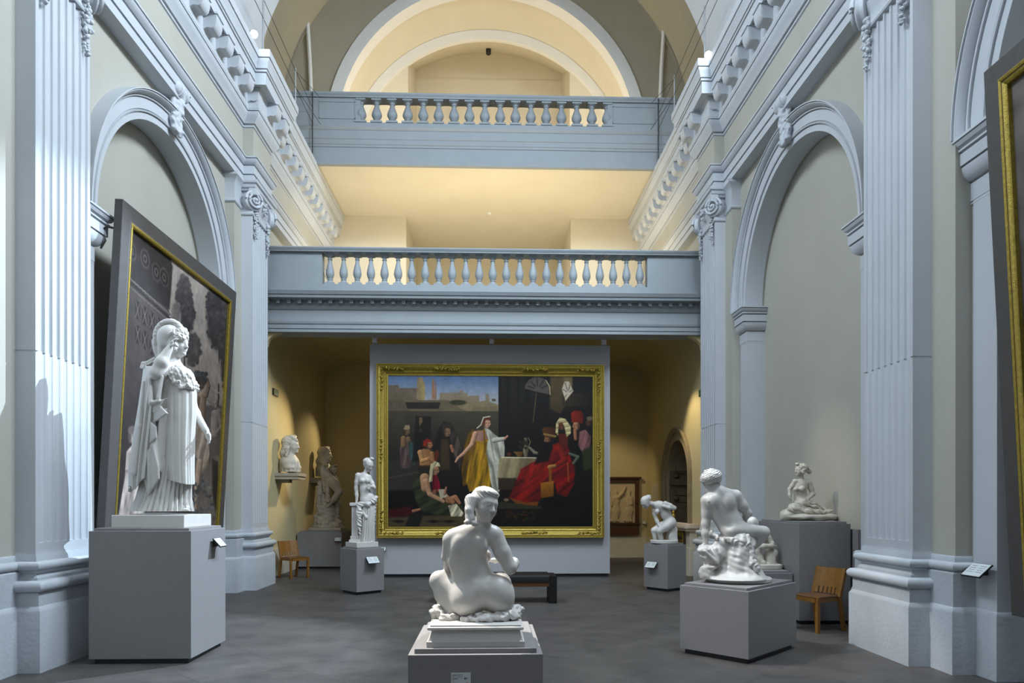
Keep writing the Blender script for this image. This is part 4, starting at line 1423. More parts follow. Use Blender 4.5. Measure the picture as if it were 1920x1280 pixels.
# ---------------------------------------------------------------- chairs, bench
def chair(label, c, deg):
    """c = floor point under the seat centre; deg = direction the sitter faces"""
    a = radians(deg)
    f, s = np.array((cos(a), sin(a))), np.array((-sin(a), cos(a)))

    def pt(x, y, z):
        q = np.array(c) + f * x + s * y
        return (q[0], q[1], z)

    def slab(mb, x0, x1, y0, y1, z0, z1, dx=0):
        vs = [pt(x + (dx if z == z1 else 0), y, z) for z in (z0, z1) for y in (y0, y1) for x in (x0, x1)]
        mb.add(vs, [(0, 2, 3, 1), (4, 5, 7, 6), (0, 1, 5, 4), (2, 6, 7, 3), (0, 4, 6, 2), (1, 3, 7, 5)])
        return mb
    t = thing('chair', label, 'chair', pt(0, 0, 0))
    for y in (-.205, .205):
        slab(MB(), .17, .215, y - .022, y + .022, 0, .45).build('leg', M_CHAIR, t, bevel=.003)
        m = MB()
        slab(m, -.29, -.245, y - .022, y + .022, 0, .43, .075)
        slab(m, -.215, -.17, y - .022, y + .022, .43, .79, -.10)
        m.build('leg', M_CHAIR, t, bevel=.003)
    m = MB()
    slab(m, -.20, .215, -.205, -.18, .38, .44)
    slab(m, -.20, .215, .18, .205, .38, .44)
    slab(m, .19, .215, -.2, .2, .38, .44)
    slab(m, -.20, -.175, -.2, .2, .38, .44)
    m.build('seat_frame', M_CHAIR, t)
    m = MB()
    rg = []
    for k, (x, z) in enumerate(((-.20, .44), (-.16, .455), (0, .462), (.16, .458), (.215, .445))):
        rg.append([pt(x, y, z - .012 * (abs(y) > .19)) for y in np.linspace(-.21, .21, 9)])
    rg2 = [[pt(x, y, .435) for y in np.linspace(-.21, .21, 9)] for x in (-.20, -.16, 0, .16, .215)]
    m.rings([a + b[::-1] for a, b in zip(rg, rg2)], closed=True)
    m.build('seat', M_SEAT, t, smooth=40)
    # backrest board with slots along its lower edge
    m = MB()
    xb = lambda z: -.185 - (z - .43) * .28
    n = 5
    ys = np.linspace(-.185, .185, 2 * n + 2)

    def board(y0, y1, z0, z1):
        for k in range(3):
            ya, yb2 = y0 + (y1 - y0) * k / 3, y0 + (y1 - y0) * (k + 1) / 3
            bow = lambda y: -.025 * (1 - (y / .19) ** 2)
            vs = []
            for z in (z0, z1):
                for y in (ya, yb2):
                    for d in (0, .016):
                        vs.append(pt(xb(z) + bow(y) + d, y, z))
            m.add(vs, [(0, 2, 3, 1), (4, 5, 7, 6), (0, 1, 5, 4), (2, 6, 7, 3), (0, 4, 6, 2), (1, 3, 7, 5)])
    board(-.19, .19, .54, .785)
    for k in range(n + 1):
        y = -.19 + .38 * (k + .5) / (n + 1)
        board(y - .022, y + .022, .46, .545)
    m.build('backrest', M_CHAIR, t)
    return t


chair('light wooden chair with slotted back beside the far left pilaster', (-4.13, 15.06), -43)
chair('light wooden chair with slotted back between the bather pedestal and the near right pilaster', (4.25, 8.78), 203)

t = thing('bench', 'long low black bench in front of the display wall', 'bench', (.19, 11.4, 0))
for x in (-.70, 1.09):
    MB().box(x - .06, x + .06, 11.14, 11.70, 0, .44).build('leg', M_BENCH, t, bevel=.004)
MB().box(-.64, 1.03, 11.16, 11.68, .27, .40).build('seat_frame', M_DWOOD, t)
b = MB()
b.rings([[(x, y, z) for y, z in ((11.15, .34), (11.15, .42), (11.17, .455), (11.22, .465), (11.62, .465), (11.67, .455), (11.69, .42), (11.69, .34))] for x in (-.64, 1.03)])
b.build('cushion', M_BENCH, t, smooth=50)


# ---------------------------------------------------------------- labels and plaques
def plaque(label, c, face, w=.20, h=.13, tilt=40, name='label_plaque'):
    """small tilted label on a bracket; c = point on the surface, face = outward horizontal direction"""
    f = np.array((face[0], face[1], 0.)) / math.hypot(*face)
    s = np.array((-f[1], f[0], 0.))
    t = thing(name, label, 'label', c, 'small tilted labels')
    a = radians(tilt)
    up = np.array((0, 0, 1.)) * cos(a) - f * sin(a)
    n = np.array((0, 0, 1.)) * sin(a) + f * cos(a)
    o = np.array(c) + f * (.03 + h / 2 * sin(a))

    def card(mb, w, h, d0, d1, cx=0, cy=0):
        vs = [o + s * (cx + i * w / 2) + up * (cy + j * h / 2) + n * d for d in (d0, d1) for j in (-1, 1) for i in (-1, 1)]
        return mb.add(vs, [(0, 2, 3, 1), (4, 5, 7, 6), (0, 1, 5, 4), (2, 6, 7, 3), (0, 4, 6, 2), (1, 3, 7, 5)])
    card(MB(), w + .012, h + .012, -.012, 0).build('holder', M_BLACK, t)
    cd = card(MB(), w, h, 0, .003).build('card', M_LABEL, t)
    m = MB()
    for k in range(4):
        card(m, w * (.34 if k else .26), .004, .003, .0036, -w * .25, h * (.30 - .16 * k))
        card(m, w * .34, .004, .003, .0036, w * .24, h * (.30 - .16 * k))
    m.build('text_lines', M_INK, cd, o=tuple(t['_o']))
    m = MB()
    p0 = np.array(c) - f * .004
    vs = [p0 + s * i * .03 + np.array((0, 0, j)) + f * d for d in (0, .035) for j in (-.05, .02) for i in (-1, 1)]
    m.add(vs, [(0, 2, 3, 1), (4, 5, 7, 6), (0, 1, 5, 4), (2, 6, 7, 3), (0, 4, 6, 2), (1, 3, 7, 5)])
    m.build('bracket', M_BLACK, t)
    return t


def on_ray(px, py, p0, nrm):
    """room point where the sight line through a picture pixel meets a vertical plane through p0"""
    a, b2 = at(px, py, 1.0), at(px, py, 2.0)
    d = b2 - a
    n3 = np.array((nrm[0], nrm[1], 0))
    k = ((np.array((p0[0], p0[1], 0)) - np.array((a[0], a[1], 0))) @ n3) / (d @ n3)
    return a + d * k


plaque('tilted label on the right side of the tall pedestal with the helmeted woman', on_ray(401, 1016, (-2.965, 7.6), (1, 0)), (1, 0), .17, .11, 42)
n = np.array(axes(41)[1]) * -1
cpt = np.array((-2.24, 12.62)) + n * .29
plaque('tilted label on the pedestal of the standing woman', on_ray(695, 1049, cpt, n), tuple(n), .22, .14, 42)
n = np.array(axes(38)[0]) * -1
cpt = np.array((3.343, 12.869)) + n * .275
plaque('tilted label on the pedestal of the stooping nude', on_ray(1225, 1058, cpt, n), tuple(n), .22, .13, 42)
plaque('tilted label on the wall between the near right pilaster and the dark framed painting', on_ray(1848, 1068, (4.68, 6.3), (1, 0)), (-1, 0), .24, .16, 48)
plaque('tilted label on the back wall beside the framed relief', (4.575, YB, 1.02), (0, -1), .11, .09, 40)
plaque('tilted label low on the display wall behind the standing woman', (-2.30, 15.06, .62), (0, -1), .26, .12, 55)
plaque('tilted label on the pedestal of the struggling figures', (-3.62, 17.045, .72), (0, -1), .15, .10, 42)

t = thing('label_card', 'white printed card on the front of the middle foreground pedestal', 'label', (-.105, 4.058, .58))
cd = MB().box(-.160, -.045, 4.055, 4.060, .50, .648).build('card', M_LABEL, t)


def text(s, x, z, size, y=4.0545, bold=0):
    c = bpy.data.curves.new('lettering', 'FONT')
    c.body = s
    c.size = size
    c.extrude = .0002
    c.offset = bold
    tmp = bpy.data.objects.new('lettering_curve', c)
    COL.objects.link(tmp)
    bpy.context.view_layer.update()
    me = bpy.data.meshes.new_from_object(tmp.evaluated_get(bpy.context.evaluated_depsgraph_get()))
    bpy.data.objects.remove(tmp)
    bpy.data.curves.remove(c)
    me.materials.clear()
    me.materials.append(M_INK)
    o = bpy.data.objects.new('lettering', me)
    COL.objects.link(o)
    o.parent = cd
    o.location = (x - t.location[0], y - t.location[1], z - t.location[2])
    o.rotation_euler = (pi / 2, 0, 0)
    return o


text('JAMES PRADIER', -.152, .632, .0085)
text('Genève, 1790 - Bougival, 1852', -.152, .6235, .0048)
text('Odalisque', -.152, .611, .0080, bold=.0002)
text('1841', -.152, .602, .0055)
text('Marbre', -.152, .592, .0055)
m = MB()
for x in (-.083, -.071):
    for q in ((x, x + .009, .619, .6196), (x, x + .009, .610, .6106), (x, x + .0006, .610, .6196), (x + .0084, x + .009, .610, .6196)):
        m.box(q[0], q[1], 4.0535, 4.0548, q[2], q[3])
m.box(-.0815, -.0755, 4.0535, 4.0548, .612, .617)
m.build('pictogram', M_INK, cd, o=tuple(t['_o']))
MB().tube([(-.066, 4.0535, .588), (-.066, 4.0548, .588)], .0035, 12).build('red_dot', M_RED, cd, o=tuple(t['_o']))

# wall text panel near the doorway and exit signs
t = thing('text_panel', 'pale printed text panel on the wall left of the round-headed doorway', 'sign', (4.655, 19.0, 2.0))
MB().box(4.648, 4.66, 18.75, 19.45, 1.62, 2.12).build('card', mat('text_card', (.55, .52, .44), .7), t)
m = MB()
for k in range(9):
    m.box(4.646, 4.649, 18.85, 19.35, 1.70 + .042 * k, 1.706 + .042 * k)
m.build('text_lines', mat('faded_ink', (.30, .28, .23), .7), t)


def exit_sign(label, s, y0, y1, z0, z1):
    t = thing('exit_sign', label, 'sign', (s * 4.65, y0, z0))
    x = s * 4.655
    MB().box(min(x, x - s * .03), max(x, x - s * .03), y0, y1, z0, z1).build('housing', M_BLACK, t)
    x2 = s * 4.624
    MB().box(min(x2, x2 - s * .004), max(x2, x2 - s * .004), y0 + .015, y1 - .015, z0 + .012, z1 - .012).build('face', M_GREEN, t)
    m = MB()
    x3 = s * 4.619
    m.box(min(x3, x3 - s * .002), max(x3, x3 - s * .002), y0 + .18, y0 + .27, z0 + .05, z0 + .07)
    m.build('arrow', mat('exit_mark', (.02, .16, .07), .5), t)


exit_sign('small dark green exit sign high on the left wall under the gallery', -1, 15.24, 15.58, 3.96, 4.11)
exit_sign('small dark green exit sign high on the right wall under the gallery', 1, 14.65, 14.99, 3.92, 4.06)

# ---------------------------------------------------------------- bust shelves
for Y0s, lab in ((15.40, 'stone wall shelf under the nearer marble bust'), (18.45, 'stone wall shelf under the farther marble bust')):
    t = thing('wall_shelf', lab, 'shelf', (-4.66, Y0s + .3, 2.14))
    MB().box(-4.66, -4.13, Y0s, Y0s + .62, 2.20, 2.27).box(-4.66, -4.15, Y0s + .02, Y0s + .60, 2.13, 2.20).build('slab', M_STONE, t)
    MB().box(-4.66, -4.40, Y0s + .18, Y0s + .44, 2.06, 2.13).build('bracket', M_STONE, t)

# ---------------------------------------------------------------- framed relief on the back wall
t = thing('framed_relief', 'carved pale relief of robed figures in a dark wooden frame on the back wall', 'relief', (3.2, YB, 1.0))
RX0, RX1, RZ0, RZ1 = 2.1, 4.30, 1.02, 2.18
M_REL = mat('cream_relief', (0.60, 0.50, 0.32), .6, (.54, .44, .28), 8, 5)
b = MB().box(RX0 - .12, RX1 + .12, YB - .10, YB - .005, RZ0 - .36, RZ0 - .02).box(RX0 - .12, RX1 + .12, YB - .10, YB - .005, RZ1 + .005, RZ1 + .14)
b.box(RX1 + .0, RX1 + .12, YB - .10, YB - .005, RZ0 - .02, RZ1 + .005).box(RX0 - .12, RX0, YB - .10, YB - .005, RZ0 - .02, RZ1 + .005).box(RX0 - .2, RX1 + .17, YB - .16, YB - .005, RZ1 + .12, RZ1 + .17).box(RX0 - .12, RX1 + .15, YB - .13, YB - .005, RZ0 - .05, RZ0 - .01)
b.build('frame', M_DWOOD, t)
MB().box(RX0, RX1, YB - .05, YB - .005, RZ0, RZ1).build('ground', M_REL, t)

# ---------------------------------------------------------------- round-headed doorway in the right wall
n = 36
curve = [(DY - cos(pi * k / n) * DR, DS + sin(pi * k / n) * DR, -cos(pi * k / n), sin(pi * k / n)) for k in range(n + 1)]
curve = [(DY - DR, 0, -1, 0)] + curve + [(DY + DR, 0, 1, 0)]
M_DSTONE = mat('brown_door_stone', (0.34, 0.27, 0.16), .7, (.25, .19, .11), 7, 6, .2, 30)
d = MB().vsweep(curve, [(-.02, -.64), (-.02, .02), (.03, .03), (.05, .015), (.16, .02), (.18, .05), (.22, .06), (.26, .09), (.30, .09), (.30, -.02)], 4.66, 1)
dr = struct(d.build('door_1', M_DSTONE, smooth=30), 'round-headed stone doorway in the warm right wall', 'doorway')
yj = DY + DR - .02
m = MB()
m.box(5.24, 5.9, 13.9, 18.2, -.0, 3.6)
m.box(4.72, 5.30, yj - .03, yj + .2, 0, 3.4)
m.box(4.70, 5.30, yj - .12, yj, 2.06, 2.12).box(4.70, 5.30, yj - .08, yj, 2.12, 2.22).box(4.70, 5.30, yj - .06, yj, 1.80, 1.98)
m.box(4.72, 4.84, yj - .07, yj, 0, 2.06)
for z0, z1 in ((2.36, 2.98), (.5, 1.66)):
    for q in ((4.84, 5.24, z0, z0 + .03), (4.84, 5.24, z1 - .03, z1), (4.84, 4.87, z0, z1), (5.21, 5.24, z0, z1)):
        m.box(q[0], q[1], yj - .06, yj, q[2], q[3])
for z in (1.72, 2.30, 2.96):
    m.lathe((4.86, yj - .07, z), [(.01, -.07), (.07, -.03), (.075, .02), (.03, .06), (.005, .07)], 12)
m.build('door_panelling', mat('dark_brown_panelling', (0.17, 0.125, 0.07), .6, (.12, .085, .045), 6, 6), dr, o=(0, 0, 0))

t = thing('stone_parapet', 'pale marble topped parapet with gilt grille in front of the round-headed doorway', 'parapet', (4.5, 16, 0))
MB().box(4.33, 4.65, 15.05, 16.75, 1.045, 1.10).box(4.36, 4.65, 15.08, 16.72, 1.10, 1.14).box(4.37, 4.65, 15.09, 16.7, .985, 1.045).build('top_slab', mat('pinkish_marble', (.62, .53, .43), .5, (.55, .46, .37), 6, 6), t, bevel=.006)
MB().box(4.47, 4.64, 15.14, 15.42, 0, .985).box(4.43, 4.64, 15.10, 15.46, 0, .62).build('pier', M_BASE if False else MATS['warm_plinth'], t)
MB().box(4.42, 4.44, 15.46, 16.72, .12, .985).build('grille_panel', M_BLACK, t)
g = MB()
rnd = random.Random(11)
for k in range(7):
    for j in range(5):
        y, z = 15.54 + .165 * k, .22 + .165 * j
        pts = [(4.405, y + .065 * (1 - q / 9) * cos(q), z + .065 * (1 - q / 9) * sin(q)) for q in np.linspace(0, 7.5, 16)]
        g.tube(pts, .011, 5)
g.box(4.40, 4.42, 15.46, 15.49, .12, .985).box(4.40, 4.42, 15.46, 16.72, .95, .985).box(4.40, 4.42, 15.46, 16.72, .12, .15)
g.build('gilt_scrollwork', M_GOLD, t, smooth=50)
tag(MB().lathe((4.5, 16.6, 1.14), [(.06, 0), (.07, .02), (.03, .05), (.025, .08), (.055, .12), (.06, .16), (.03, .21), (.045, .24), (.02, .28), (.004, .31)], 14).build('gilt_finial', M_GOLD, o=(4.5, 16.6, 1.14), smooth=40), 'small gilt finial standing on the marble parapet', 'finial')

# ---------------------------------------------------------------- lamps, rails and other small fittings high up
def spotlight(label, c, aim, s, group=None):
    t = thing('spotlight', label, 'spotlight', c)
    c = Vector(c)
    d = (Vector(aim) - c).normalized()
    m = MB()
    m.tube([c - d * .12, c + d * .10], .065, 14)
    m.tube([c - d * .16, c - d * .10], .045, 12)
    m.build('housing', M_WHITE, t, smooth=40)
    MB().tube([c + d * .095, c + d * .115], .055, 14).build('lens', M_GLOW, t, smooth=40)
    MB().tube([c, c + Vector((s * .07, 0, .05))], .02, 6).build('yoke', M_WIRE, t)
    return t


SL, SR = Vector((-4.12, 12.45, 9.93)), Vector((4.10, 12.65, 9.86))
spotlight('lit white spotlight clamped to the left cornice rail', SL, (-1.0, 5.0, 5.4), -1)
spotlight('lit white spotlight clamped to the right cornice rail', SR, (1.0, 5.4, 5.6), 1)
for s in (-1, 1):
    side = 'left' if s < 0 else 'right'
    t = thing('wire_railing', f'thin steel wire railing along the top of the {side} cornice', 'railing', (s * 4.12, 10, 9.75))
    for y in (4.3, 8.7, 13.05, 15.2):
        MB().tube([(s * 4.15, y, 9.75), (s * 4.15, y, 11.05)], .018, 6).build('post', M_METAL, t)
    for z in (10.62, 10.98):
        MB().tube([(s * 4.14, 4, z), (s * 4.14, 15.2, z), (s * 4.13, UY - .10, z - .02)], .006, 5).build('wire', M_WIRE, t)
    MB().tube([(s * 4.14, 15.2, 10.98), (s * 3.95, UY - .10, 11.22)], .006, 5).build('wire', M_WIRE, t)
    MB().tube([(s * 4.14, 15.2, 10.62), (s * 3.95, UY - .10, 10.6)], .006, 5).build('wire', M_WIRE, t)
    MB().tube([(s * 4.14, UY - .10, 9.9), (s * 4.14, UY - .10, 11.35)], .014, 5).build('post', M_WIRE, t)
    t = thing('cable_track', f'black cable track running behind the {side} cornice edge', 'cable track', (s * 4.24, 9, 9.9))
    MB().box(min(s * 4.30, s * 4.36), max(s * 4.30, s * 4.36), 4.0, 13.1, 9.98, 10.05).build('track', M_WIRE, t)
    for y in (5, 7, 9, 11, 13):
        MB().box(min(s * 4.31, s * 4.35), max(s * 4.31, s * 4.35), y - .02, y + .02, 9.75, 9.98).build('bracket', M_METAL, t)
t = thing('spotlight', 'small unlit black spotlight under the vault of the top niche', 'spotlight', (.03, 21.4, 15.9))
MB().tube([(.03, 21.4, 15.62), (.03, 21.35, 15.42)], .08, 10).build('housing', M_BLACK, t, smooth=40)
MB().tube([(.03, 21.4, 16.05), (.03, 21.4, 15.55)], .03, 8).build('stem', M_BLACK, t)
tag(MB().lathe((.06, 19.6, 9.78), [(.001, -.03), (.05, -.025), (.06, 0), (.06, .02)], 14).build('smoke_detector', M_WHITE, o=(.06, 19.6, 9.78), smooth=40), 'small white smoke detector on the gallery ceiling', 'smoke detector')
# gallery cupboard with a small exit sign
t = thing('cupboard', 'cream painted cupboard doors on the right of the gallery wall', 'cupboard', (4.0, GY - .1, GF))
MB().box(3.70, 4.62, GY - .10, GY - .002, GF, 7.55).build('body', M_GALL, t)
for x0, x1 in ((3.74, 4.16), (4.18, 4.58)):
    d = MB().box(x0, x1, GY - .125, GY - .10, GF + .05, 6.95).build('door', M_GALL, t, bevel=.01)
t = thing('exit_sign', 'small green exit sign above the gallery cupboard', 'sign', (3.8, GY - .12, 7.58))
MB().box(3.72, 4.02, GY - .14, GY - .09, 7.56, 7.68).build('housing', M_BLACK, t)
MB().box(3.74, 4.0, GY - .145, GY - .14, 7.575, 7.665).build('face', M_GREEN, t)

# ================================================================== sculpture: smooth blended solids meshed on a grid
class Frame:
    """measures a statue standing at room depth Y0; lengths and depths in picture pixels at that distance"""

    def __init__(self, Y0, px):
        self.Y0 = Y0
        X = at(px, HZ, Y0)[0] - CX
        self.m = (X * _s + Y0 * _c) / F

    def __call__(self, x, y, d=0):
        return at(x, y, self.Y0 + d * self.m)


def nzf(seed, scale, n=10):
    r = np.random.default_rng(seed)
    D = r.normal(size=(n, 3))
    D /= np.linalg.norm(D, axis=1)[:, None]
    k = scale * r.uniform(.6, 2.0, n)
    ph = r.uniform(0, 6.28, n)

    def f(x, y, z):
        return sum(np.sin(k[i] * (D[i, 0] * x + D[i, 1] * y + D[i, 2] * z) + ph[i]) for i in range(n)) / math.sqrt(n)
    return f


class Sculpt:
    def __init__(self, fr, vox):
        self.fr, self.vox, self.ops = fr, vox, []

    def cap(self, a, b, ra, rb=None, k=6, sub=False, disp=None, flat=1.0):
        m = self.fr.m
        A, B = self.fr(*a), self.fr(*b)
        ra, rb = ra * m, (rb if rb is not None else ra) * m
        ab = B - A
        L = ab @ ab + 1e-12

        def f(x, y, z):
            t = np.clip(((x - A[0]) * ab[0] + (y - A[1]) * ab[1] + (z - A[2]) * ab[2]) / L, 0, 1)
            q = np.sqrt((x - A[0] - t * ab[0]) ** 2 + ((y - A[1] - t * ab[1]) / flat) ** 2 + (z - A[2] - t * ab[2]) ** 2)
            return (q - (ra + (rb - ra) * t)) * min(1, flat)
        r = max(ra, rb) * max(1, flat)
        self.ops.append((f, np.minimum(A, B) - r, np.maximum(A, B) + r, k * m, sub, disp))
        return self

    def chain(self, pts, k=5, **kw):
        """pts: (x, y, d, r)"""
        for p, q in zip(pts[:-1], pts[1:]):
            self.cap(p[:3], q[:3], p[3], q[3], k, **kw)
        return self

    def ell(self, c, r, roll=0, yaw=0, k=6, sub=False, disp=None, R=None, world=None):
        """r = (across, up, depth) in pixels; roll turns it clockwise in the picture, yaw about the vertical"""
        m = self.fr.m
        C = self.fr(*c) if world is None else np.array(world)
        if R is None:
            a, b = radians(roll), radians(yaw)
            Rz = np.array(((cos(b), -sin(b), 0), (sin(b), cos(b), 0), (0, 0, 1)))
            Ry = np.array(((cos(a), 0, sin(a)), (0, 1, 0), (-sin(a), 0, cos(a))))
            R = Rz @ Ry
        rr = np.array((r[0], r[2], r[1])) * m
        Ri = R.T

        def f(x, y, z):
            p = [Ri[i, 0] * (x - C[0]) + Ri[i, 1] * (y - C[1]) + Ri[i, 2] * (z - C[2]) for i in range(3)]
            k0 = np.sqrt(sum((p[i] / rr[i]) ** 2 for i in range(3)))
            k1 = np.sqrt(sum((p[i] / rr[i] ** 2) ** 2 for i in range(3))) + 1e-9
            return k0 * (k0 - 1) / k1
        e = np.sqrt(((R * rr[None, :]) ** 2).sum(1))
        self.ops.append((f, C - e, C + e, k * m, sub, disp))
        return self

    def box(self, c, h, rnd=2, yaw=0, k=2, sub=False, disp=None, roll=0):
        m = self.fr.m
        C = self.fr(*c)
        b, a = radians(yaw), radians(roll)
        R = np.array(((cos(b), -sin(b), 0), (sin(b), cos(b), 0), (0, 0, 1))) @ np.array(((cos(a), 0, sin(a)), (0, 1, 0), (-sin(a), 0, cos(a))))
        H = np.array((h[0], h[2], h[1])) * m - rnd * m
        q = rnd * m
        Ri = R.T

        def f(x, y, z):
            p = [np.abs(Ri[i, 0] * (x - C[0]) + Ri[i, 1] * (y - C[1]) + Ri[i, 2] * (z - C[2])) - H[i] for i in range(3)]
            return np.sqrt(sum(np.maximum(v, 0) ** 2 for v in p)) + np.minimum(np.maximum(np.maximum(p[0], p[1]), p[2]), 0) - q
        e = (np.abs(R) * (H + q)[None, :]).sum(1)
        self.ops.append((f, C - e, C + e, k * m, sub, disp))
        return self

    def plate(self, pts, d, th=3, k=2, dx=0.0, dy=0.0, rnd=1.5, disp=None):
        """cloth panel: outline in the picture, depth d, leaning dx per pixel across and dy per pixel down"""
        m = self.fr.m
        Q = [self.fr(x, y, d) for x, y in pts]
        P2 = [(q[0], q[2]) for q in Q]
        x0, y0 = sum(q[0] for q in Q) / len(Q), sum(q[2] for q in Q) / len(Q)
        yc = Q[0][1]
        th, r = th * m, rnd * m

        def f(x, y, z):
            d2 = np.full(np.broadcast(x, z).shape, 1e9)
            ins = np.zeros(d2.shape, bool)
            for (ax, az), (bx, bz) in zip(P2, P2[1:] + P2[:1]):
                ex, ez = bx - ax, bz - az
                t = np.clip(((x - ax) * ex + (z - az) * ez) / (ex * ex + ez * ez + 1e-12), 0, 1)
                d2 = np.minimum(d2, (x - ax - t * ex) ** 2 + (z - az - t * ez) ** 2)
                ins ^= ((az > z) != (bz > z)) & (x < ex * (z - az) / (ez if abs(ez) > 1e-9 else 1e-9) + ax)
            d2 = np.sqrt(d2)
            d2 = np.where(ins, -d2, d2) + r
            q = np.abs(y - yc - dx * (x - x0) + dy * (z - y0)) - th + r
            return np.sqrt(np.maximum(d2, 0) ** 2 + np.maximum(q, 0) ** 2) + np.minimum(np.maximum(d2, q), 0) - r
        ext = abs(dx) * (max(p[0] for p in P2) - min(p[0] for p in P2)) + abs(dy) * (max(p[1] for p in P2) - min(p[1] for p in P2)) + th
        lo = np.array((min(p[0] for p in P2), yc - ext, min(p[1] for p in P2)))
        hi = np.array((max(p[0] for p in P2), yc + ext, max(p[1] for p in P2)))
        self.ops.append((f, lo, hi, k * m, False, disp))
        return self

    def head(self, c, h, f, roll=0, eyes=True, ears=True, hairline=True):
        """head with a face: c centre, h chin-to-crown height, f = (right, away, up) facing direction"""
        f = np.array(f, float)
        f /= np.linalg.norm(f)
        up = np.array((0, 0, 1.)) - f * f[2]
        if np.linalg.norm(up) < .2:
            up = np.array((-f[0], -f[1], .1))
            up -= f * (up @ f)
        up /= np.linalg.norm(up)
        s = np.cross(f, up)
        a = radians(roll)
        s, up = s * cos(a) + up * sin(a), up * cos(a) - s * sin(a)
        R = np.stack([s, f, up], 1)
        C = self.fr(*c)
        m = self.fr.m

        def W(x, y, z):
            return C + (s * x + f * y + up * z) * h * m

        def E(p, r, k=.08, sub=False):
            self.ell(None, (r[0] * h, r[2] * h, r[1] * h), k=k * h, sub=sub, R=R, world=W(*p))

        def K(p, q, ra, rb, k=.05, sub=False):
            A, B = W(*p), W(*q)
            ab = B - A
            L = ab @ ab + 1e-12
            ra, rb = ra * h * m, rb * h * m

            def g(x, y, z):
                t = np.clip(((x - A[0]) * ab[0] + (y - A[1]) * ab[1] + (z - A[2]) * ab[2]) / L, 0, 1)
                return np.sqrt((x - A[0] - t * ab[0]) ** 2 + (y - A[1] - t * ab[1]) ** 2 + (z - A[2] - t * ab[2]) ** 2) - (ra + (rb - ra) * t)
            r = max(ra, rb)
            self.ops.append((g, np.minimum(A, B) - r, np.maximum(A, B) + r, k * h * m, sub, None))
        E((0, -.06, .12), (.335, .41, .36), .12)
        E((0, .13, -.10), (.245, .25, .32), .16)
        E((0, .20, -.33), (.13, .15, .13), .14)
        for q in (-1, 1):
            E((q * .13, .20, -.14), (.11, .12, .12), .12)
        E((0, .27, .09), (.20, .11, .07), .10)
        if eyes:
            for q in (-1, 1):
                E((q * .125, .44, .005), (.085, .085, .045), .07, True)
                E((q * .125, .305, -.005), (.066, .062, .05), .02)
                K((q * .06, .36, .005), (q * .125, .375, .042), .014, .016, .02)
                K((q * .125, .375, .042), (q * .20, .315, .0), .016, .012, .02)
                K((q * .06, .35, -.02), (q * .19, .32, -.035), .009, .009, .03)
        K((0, .345, .06), (0, .455, -.125), .030, .048, .06)
        for q in (-1, 1):
            E((q * .045, .395, -.135), (.035, .045, .03), .03)
        E((0, .365, -.215), (.080, .045, .022), .03)
        E((0, .36, -.262), (.066, .045, .026), .03)
        K((-.08, .395, -.236), (.08, .395, -.236), .008, .008, .02, True)
        E((0, .33, -.385), (.075, .06, .05), .08)
        if ears:
            for q in (-1, 1):
                E((q * .30, -.02, -.03), (.03, .05, .09), .03)
        self.HW = W
        self.HR = R
        return W

    def hand(self, wrist, tip_dir, size, curl=.35, spread=.25, palm=(0, 0, -1), side=1):
        """palm and five separate fingers; tip_dir and palm are (right, away, up) directions, size in pixels"""
        m = self.fr.m
        d = np.array(tip_dir, float)
        d /= np.linalg.norm(d)
        n = np.array(palm, float)
        n -= d * (n @ d)
        n /= np.linalg.norm(n)
        s = np.cross(d, n) * side
        Wp = self.fr(*wrist)
        S_ = size * m

        def add(A, B, ra, rb, k):
            ab = B - A
            L = ab @ ab + 1e-12

            def g(x, y, z):
                t = np.clip(((x - A[0]) * ab[0] + (y - A[1]) * ab[1] + (z - A[2]) * ab[2]) / L, 0, 1)
                return np.sqrt((x - A[0] - t * ab[0]) ** 2 + (y - A[1] - t * ab[1]) ** 2 + (z - A[2] - t * ab[2]) ** 2) - (ra + (rb - ra) * t)
            r = max(ra, rb)
            self.ops.append((g, np.minimum(A, B) - r, np.maximum(A, B) + r, k, False, None))
        for j in (-.12, 0, .12):
            add(Wp, Wp + d * S_ * .48 + s * S_ * j * 1.4, S_ * .13, S_ * .12, S_ * .10)
        for i, (o, L) in enumerate(((-.20, .46), (-.07, .53), (.06, .50), (.18, .40))):
            p = Wp + d * S_ * .5 + s * S_ * o
            q = d
            for g_ in range(3):
                a = curl * (g_ + .4)
                q = d * cos(a) + n * sin(a) + s * o * spread
                e = p + q * S_ * L / 3
                add(p, e, S_ * (.066 - .008 * g_), S_ * (.060 - .008 * g_), S_ * .02)
                p = e
        p = Wp + d * S_ * .15 - s * S_ * .16
        e = p + (d * .6 - s * .6 + n * .4) * S_ * .24
        add(p, e, S_ * .085, S_ * .07, S_ * .05)
        add(e, e + (d * .85 - s * .1 + n * .5) * S_ * .2, S_ * .07, S_ * .05, S_ * .02)

